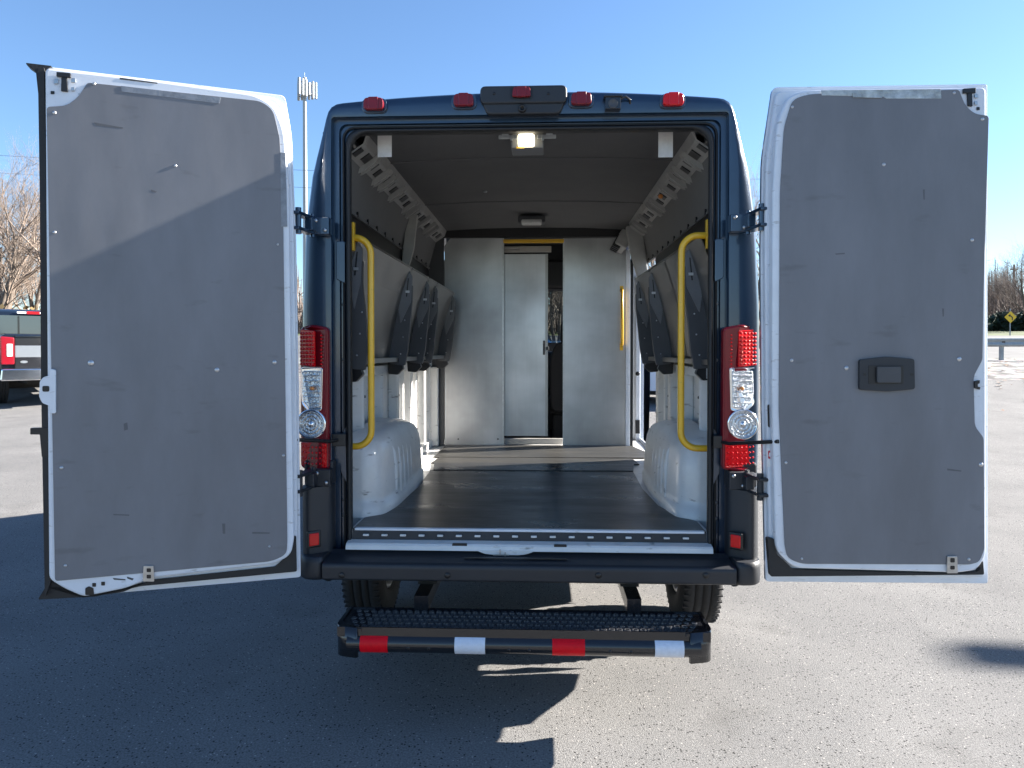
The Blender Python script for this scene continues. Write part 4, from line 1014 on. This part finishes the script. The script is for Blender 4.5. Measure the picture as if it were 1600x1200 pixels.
# utility poles and lines
def pole(la, dd, H, label, r=.14, arm=1.2):
    p = P3(la, dd); o = empty('utility_pole', p, 0, label, 'utility pole', 'utility poles')
    MB().tube([(0, 0, -.3), (0, 0, H)], [r, r * .7], 10).build('pole_shaft', 'wood', o)
    MB().b2(-arm, arm, -.06, .06, H - .7, H - .55).build('crossarm', 'wood', o)
    for x in (-arm * .85, arm * .85): MB().tube([(x, 0, H - .55), (x, 0, H - .38)], .05, 8).build('insulator', 'galv', o)
    return p
pole((1583 - CX) / F * 95, 95, 7.6 + .6, 'distant utility pole rising over the woodland on the right, above the yellow sign', .16, .45)
pA = pole(-38, 40, 11.2, 'tall wooden utility pole beyond the left edge of the photo carrying two wires')
pB = pole(20.5, 42, 9.6, 'tall wooden utility pole hidden behind the right van door carrying two wires')
for k, (dz, lb) in enumerate(((0, 'upper thin overhead wire crossing the sky behind the van'), (-.95, 'lower thin overhead wire crossing the sky behind the van'))):
    a = pA + Vector((0, 0, 10.9 + dz)); c = pB + Vector((0, 0, 9.3 + dz))
    a = a - Vector((0, 0, 0)); pts = []
    for i in range(25):
        t = i / 24; q = a.lerp(c, t); q.z -= 1.0 * 4 * t * (1 - t) * .6; pts.append(q)
    tag(MB().tube(pts, .010, 4).build('overhead_wire', 'black'), lb, 'wire')
# cell tower
ct = empty('cell_tower', P3((478 - CX) / F * 130, 130), 0, 'slim white cell phone tower with a ring of antennas behind the van roof', 'tower')
Ht = 1.55 + (545 - 124) / F * 130 - gz(130)
MB().tube([(0, 0, 0), (0, 0, Ht)], [.48, .30], 16).tube([(0, 0, Ht), (0, 0, Ht + .9)], .04, 6).build('tower_mast', 'tower', ct)
fr = MB()
for k in range(3):
    a = R(k * 120 + 20); b2_ = R(k * 120 + 140); p = Vector((math.cos(a), math.sin(a), 0)) * 1.9; q = Vector((math.cos(b2_), math.sin(b2_), 0)) * 2.15
    for z in (Ht - 1.2, Ht - 2.9): fr.tube([p + Vector((0, 0, z)), q + Vector((0, 0, z))], .06, 6); fr.tube([Vector((0, 0, z)), p + Vector((0, 0, z))], .06, 6)
fr.build('antenna_frame', 'tower', ct)
for k in range(3):
    a = R(k * 120 + 20); b2_ = R(k * 120 + 140); p = Vector((math.cos(a), math.sin(a), 0)) * 2.0; q = Vector((math.cos(b2_), math.sin(b2_), 0)) * 2.0
    for t in (0.02, .22, .41, .60, .80, .98):
        c = p.lerp(q, t); MB().box(c + Vector((0, 0, Ht - 2.0 + (.3 if t in (.35,) else -.1))), (.42, .30, 2.9 if t != .60 else 2.2), rz=a).build('antenna', 'tower', ct, bevel=.05)
# lot lamp whose head throws the small shadow on the right
sh_t = 8.0 / math.tan(R(EL))
tx, ty = 2.62, .50
hx, hy = tx + sh_t * math.cos(R(AZ)), ty + sh_t * math.sin(R(AZ))
lp = empty('lot_lamp', (hx + 1.9, hy - .35, 0), 0, 'tall lot lamp post beyond the right edge of the photo, throwing a shadow', 'lamp post')
MB().tube([(0, 0, 0), (0, 0, 8.05)], [.08, .06], 12).build('lamp_pole', 'galv', lp)
MB().tube([(0, 0, 8.0), (-1.3, .26, 8.05)], .03, 8).build('lamp_arm', 'galv', lp)
MB().box((-1.9, .35, 8.0), (.85, .30, .12), rz=-.16).build('lamp_head', 'galv', lp, bevel=.04)

# ================================================================== PICKUP
def pick():
    la, dd = -10.18, 16.6
    x, y = field(la, dd); o = empty('pickup_truck', (x, y, gz(dd)), R(46), 'dark pickup truck with silver tailgate band parked beyond the left van door', 'pickup truck')
    k = 1.17; o.scale = (k, k, k)
    b = MB()
    # bed box
    b.prism(rpoly([(-.95, .62), (.95, .62), (.97, 1.0), (.95, 1.32), (.88, 1.36), (-.88, 1.36), (-.95, 1.32), (-.97, 1.0)], .03), XZ, .06, 2.35)
    # cab
    b.prism(rpoly([(2.40, .55), (5.9, .55), (6.05, .75), (6.0, 1.22), (4.95, 1.34), (4.25, 1.88, .15), (4.0, 1.95, .1), (2.65, 1.95, .12), (2.42, 1.85, .1)], .04), lambda u, v, n: (n * (1 - .12 * max(0, (v - 1.3) / .65)), u, v), -.98, .98)
    b.build('truck_body', 'truckblue', o, bevel=.03)
    MB().b2(-.87, .87, .2, 2.3, 1.362, 1.375).build('bed_cover', 'truckblack', o)
    fd = MB()
    for sx in (-1, 1):
        rows = []
        for s_, zz in ((.97, 1.12), (1.15, 1.05), (1.22, .90), (1.22, .62)):
            rows.append([(sx * s_, 1.25 + .62 * math.cos(R(a)) * (1 if s_ > 1 else 1.0), .38 + (zz - .38) * math.sin(R(a)) ** .6) for a in range(8, 173, 12)])
        fd.grid(rows)
    fd.build('wide_fender', 'truckblue', o)
    tg = MB().prism(rpoly([(-.74, .70), (.74, .70), (.74, 1.31), (-.74, 1.31)], .03), XZ, .0, .07).build('tailgate', 'truckblack', o, bevel=.012)
    MB().b2(-.74, .74, -.012, .0, .93, 1.15).build('silver_band', 'silver', tg, bevel=.01)
    MB().prism([(-.60 + .06 * math.cos(R(a)), .845 + .025 * math.sin(R(a))) for a in range(0, 360, 20)], XZ, -.012, .0).build('oval_badge', 'silver', tg)
    MB().b2(-.74, .74, -.02, .03, 1.30, 1.345).build('tailgate_spoiler', 'truckblue', tg, bevel=.01)
    for sx in (-1, 1):
        tl = MB().prism(rpoly([(sx * .75, .80), (sx * .965, .80), (sx * .97, 1.32), (sx * .75, 1.30)], .03), XZ, -.03, .06).build('tail_lamp', 'truckred', o, bevel=.015)
        MB().prism(rpoly([(sx * .78, .95), (sx * .87, .95), (sx * .87, 1.18), (sx * .78, 1.18)], .01), XZ, -.036, -.02).build('reversing_lens', 'carwhite', tl)
    MB().prism(rpoly([(-1.0, .50), (1.0, .50), (.98, .72), (.35, .72), (.30, .66), (-.30, .66), (-.35, .72), (-.98, .72)], .03), XZ, -.20, .02).build('chrome_bumper', 'chrome', o, bevel=.03)
    # rear window with slider, high brake lamp
    rw = MB().prism(rpoly([(-.78, 1.40), (.78, 1.40), (.72, 1.80), (-.72, 1.80)], .05), XZ, 2.385, 2.41).build('rear_window', 'carglass', o)
    MB().b2(-.27, -.25, 2.375, 2.39, 1.41, 1.79).b2(.25, .27, 2.375, 2.39, 1.41, 1.79).build('slider_frame', 'truckblack', rw)
    hb = MB().b2(-.30, .30, 2.36, 2.42, 1.84, 1.885).build('cargo_lamp', 'carwhite', o, bevel=.008)
    MB().b2(-.12, .12, 2.352, 2.362, 1.838, 1.888).build('brake_lens', 'red', hb)
    for sx in (-1, 1):
        MB().prism(rpoly([(2.75, 1.36), (4.55, 1.36), (4.15, 1.80), (2.75, 1.80)], .05), YZ, sx * .925 - .03, sx * .925 + .03).build('side_window', 'carglass', o)
        MB().box((sx * 1.25, 4.5, 1.35), (.26, .10, .34)).box((sx * 1.08, 4.52, 1.28), (.2, .04, .05)).build('tow_mirror', 'truckblack', o, bevel=.02)
        wheel(sx * 1.05, 1.25, 'wheel', o, r=.40, w_=.23, sx=sx); wheel(sx * .80, 1.25, 'wheel', o, r=.40, w_=.23, sx=sx); wheel(sx * .86, 5.1, 'wheel', o, r=.40, w_=.26, sx=sx)
    MB().b2(-.5, .5, .3, 5.3, .42, .62).tube([(-.8, 1.25, .40), (.8, 1.25, .40)], .10, 10).b2(-.05, .05, -.30, .2, .42, .50).build('chassis', 'undercoat', o)
pick()

# ================================================================== CARS
def car(la, dd, rz, mt, label, suv=False, L=4.6, H=1.5):
    x, y = field(la, dd); o = empty('parked_car', (x, y, gz(dd)), rz, label, 'car')
    hw = .90; hb = H * .60
    pr = rpoly([(0, .30), (L, .30), (L + .02, .62), (L - .05, .78), (L - 1.1, hb + .02, .1), (L - 1.8, H - .02, .2), (L - 2.4, H, .2), (.75, H - .03, .15), (.12, hb + .05, .1), (-.02, .75)], .05)
    # cut wheel arches from the lower edge
    arch = []
    for c in (.85, L - .9): arch.append([(c - .36 * math.cos(R(a)), .30 + .38 * math.sin(R(a))) for a in range(0, 181, 15)])
    pr = [p for p in pr if p[1] > .31] 
    pr = [(0, .31)] + arch[0] + arch[1] + [(L, .31)] + pr
    MB().prism(pr, lambda u, v, n: (n * (1 - .20 * max(0, (v - hb) / (H - hb))), u, v), -hw, hw).build('car_body', mt, o, bevel=.04, seg=3)
    for sx in (-1, 1):
        MB().prism(rpoly([(.42, hb + .03), (2.02, hb + .03), (2.02, H - .10), (.85, H - .10)], .05), lambda u, v, n: (n * (1 - .19 * max(0, (v - hb) / (H - hb))), u, v), sx * (hw - .02), sx * (hw + .012)).prism(rpoly([(2.10, hb + .03), (L - 1.2, hb + .03), (L - 1.85, H - .10), (2.10, H - .10)], .05), lambda u, v, n: (n * (1 - .19 * max(0, (v - hb) / (H - hb))), u, v), sx * (hw - .02), sx * (hw + .012)).build('side_window', 'carglass', o)
        for yy in (.85, L - .9): wheel(sx * (hw - .12), yy, 'wheel', o, r=.33, w_=.21, sx=sx)
        MB().prism(rpoly([(sx * .60, .68), (sx * .86, .70), (sx * .86, .86), (sx * .62, .84)], .02), XZ, -.03, .06).build('tail_lamp', 'red', o)
    MB().add([(-.68, .13, hb + .09), (.68, .13, hb + .09), (.60, .70, H - .06), (-.60, .70, H - .06)], [(0, 1, 2, 3)]).build('rear_window', 'carglass', o, solid=.02)
    MB().add([(-.68, L - 1.1, hb + .05), (.68, L - 1.1, hb + .05), (.60, L - 1.78, H - .04), (-.60, L - 1.78, H - .04)], [(0, 1, 2, 3)]).build('windscreen', 'carglass', o, solid=.03)
    MB().b2(-.7, .7, .3, L - .3, .2, .34).build('chassis', 'undercoat', o)
car(5.4, 17.0, R(80), 'carwhite', 'white parked car glimpsed through the open sliding door')
car(1.2, 14.5, R(95), 'carblue', 'bright blue parked car glimpsed through the cab windscreen', H=1.78)
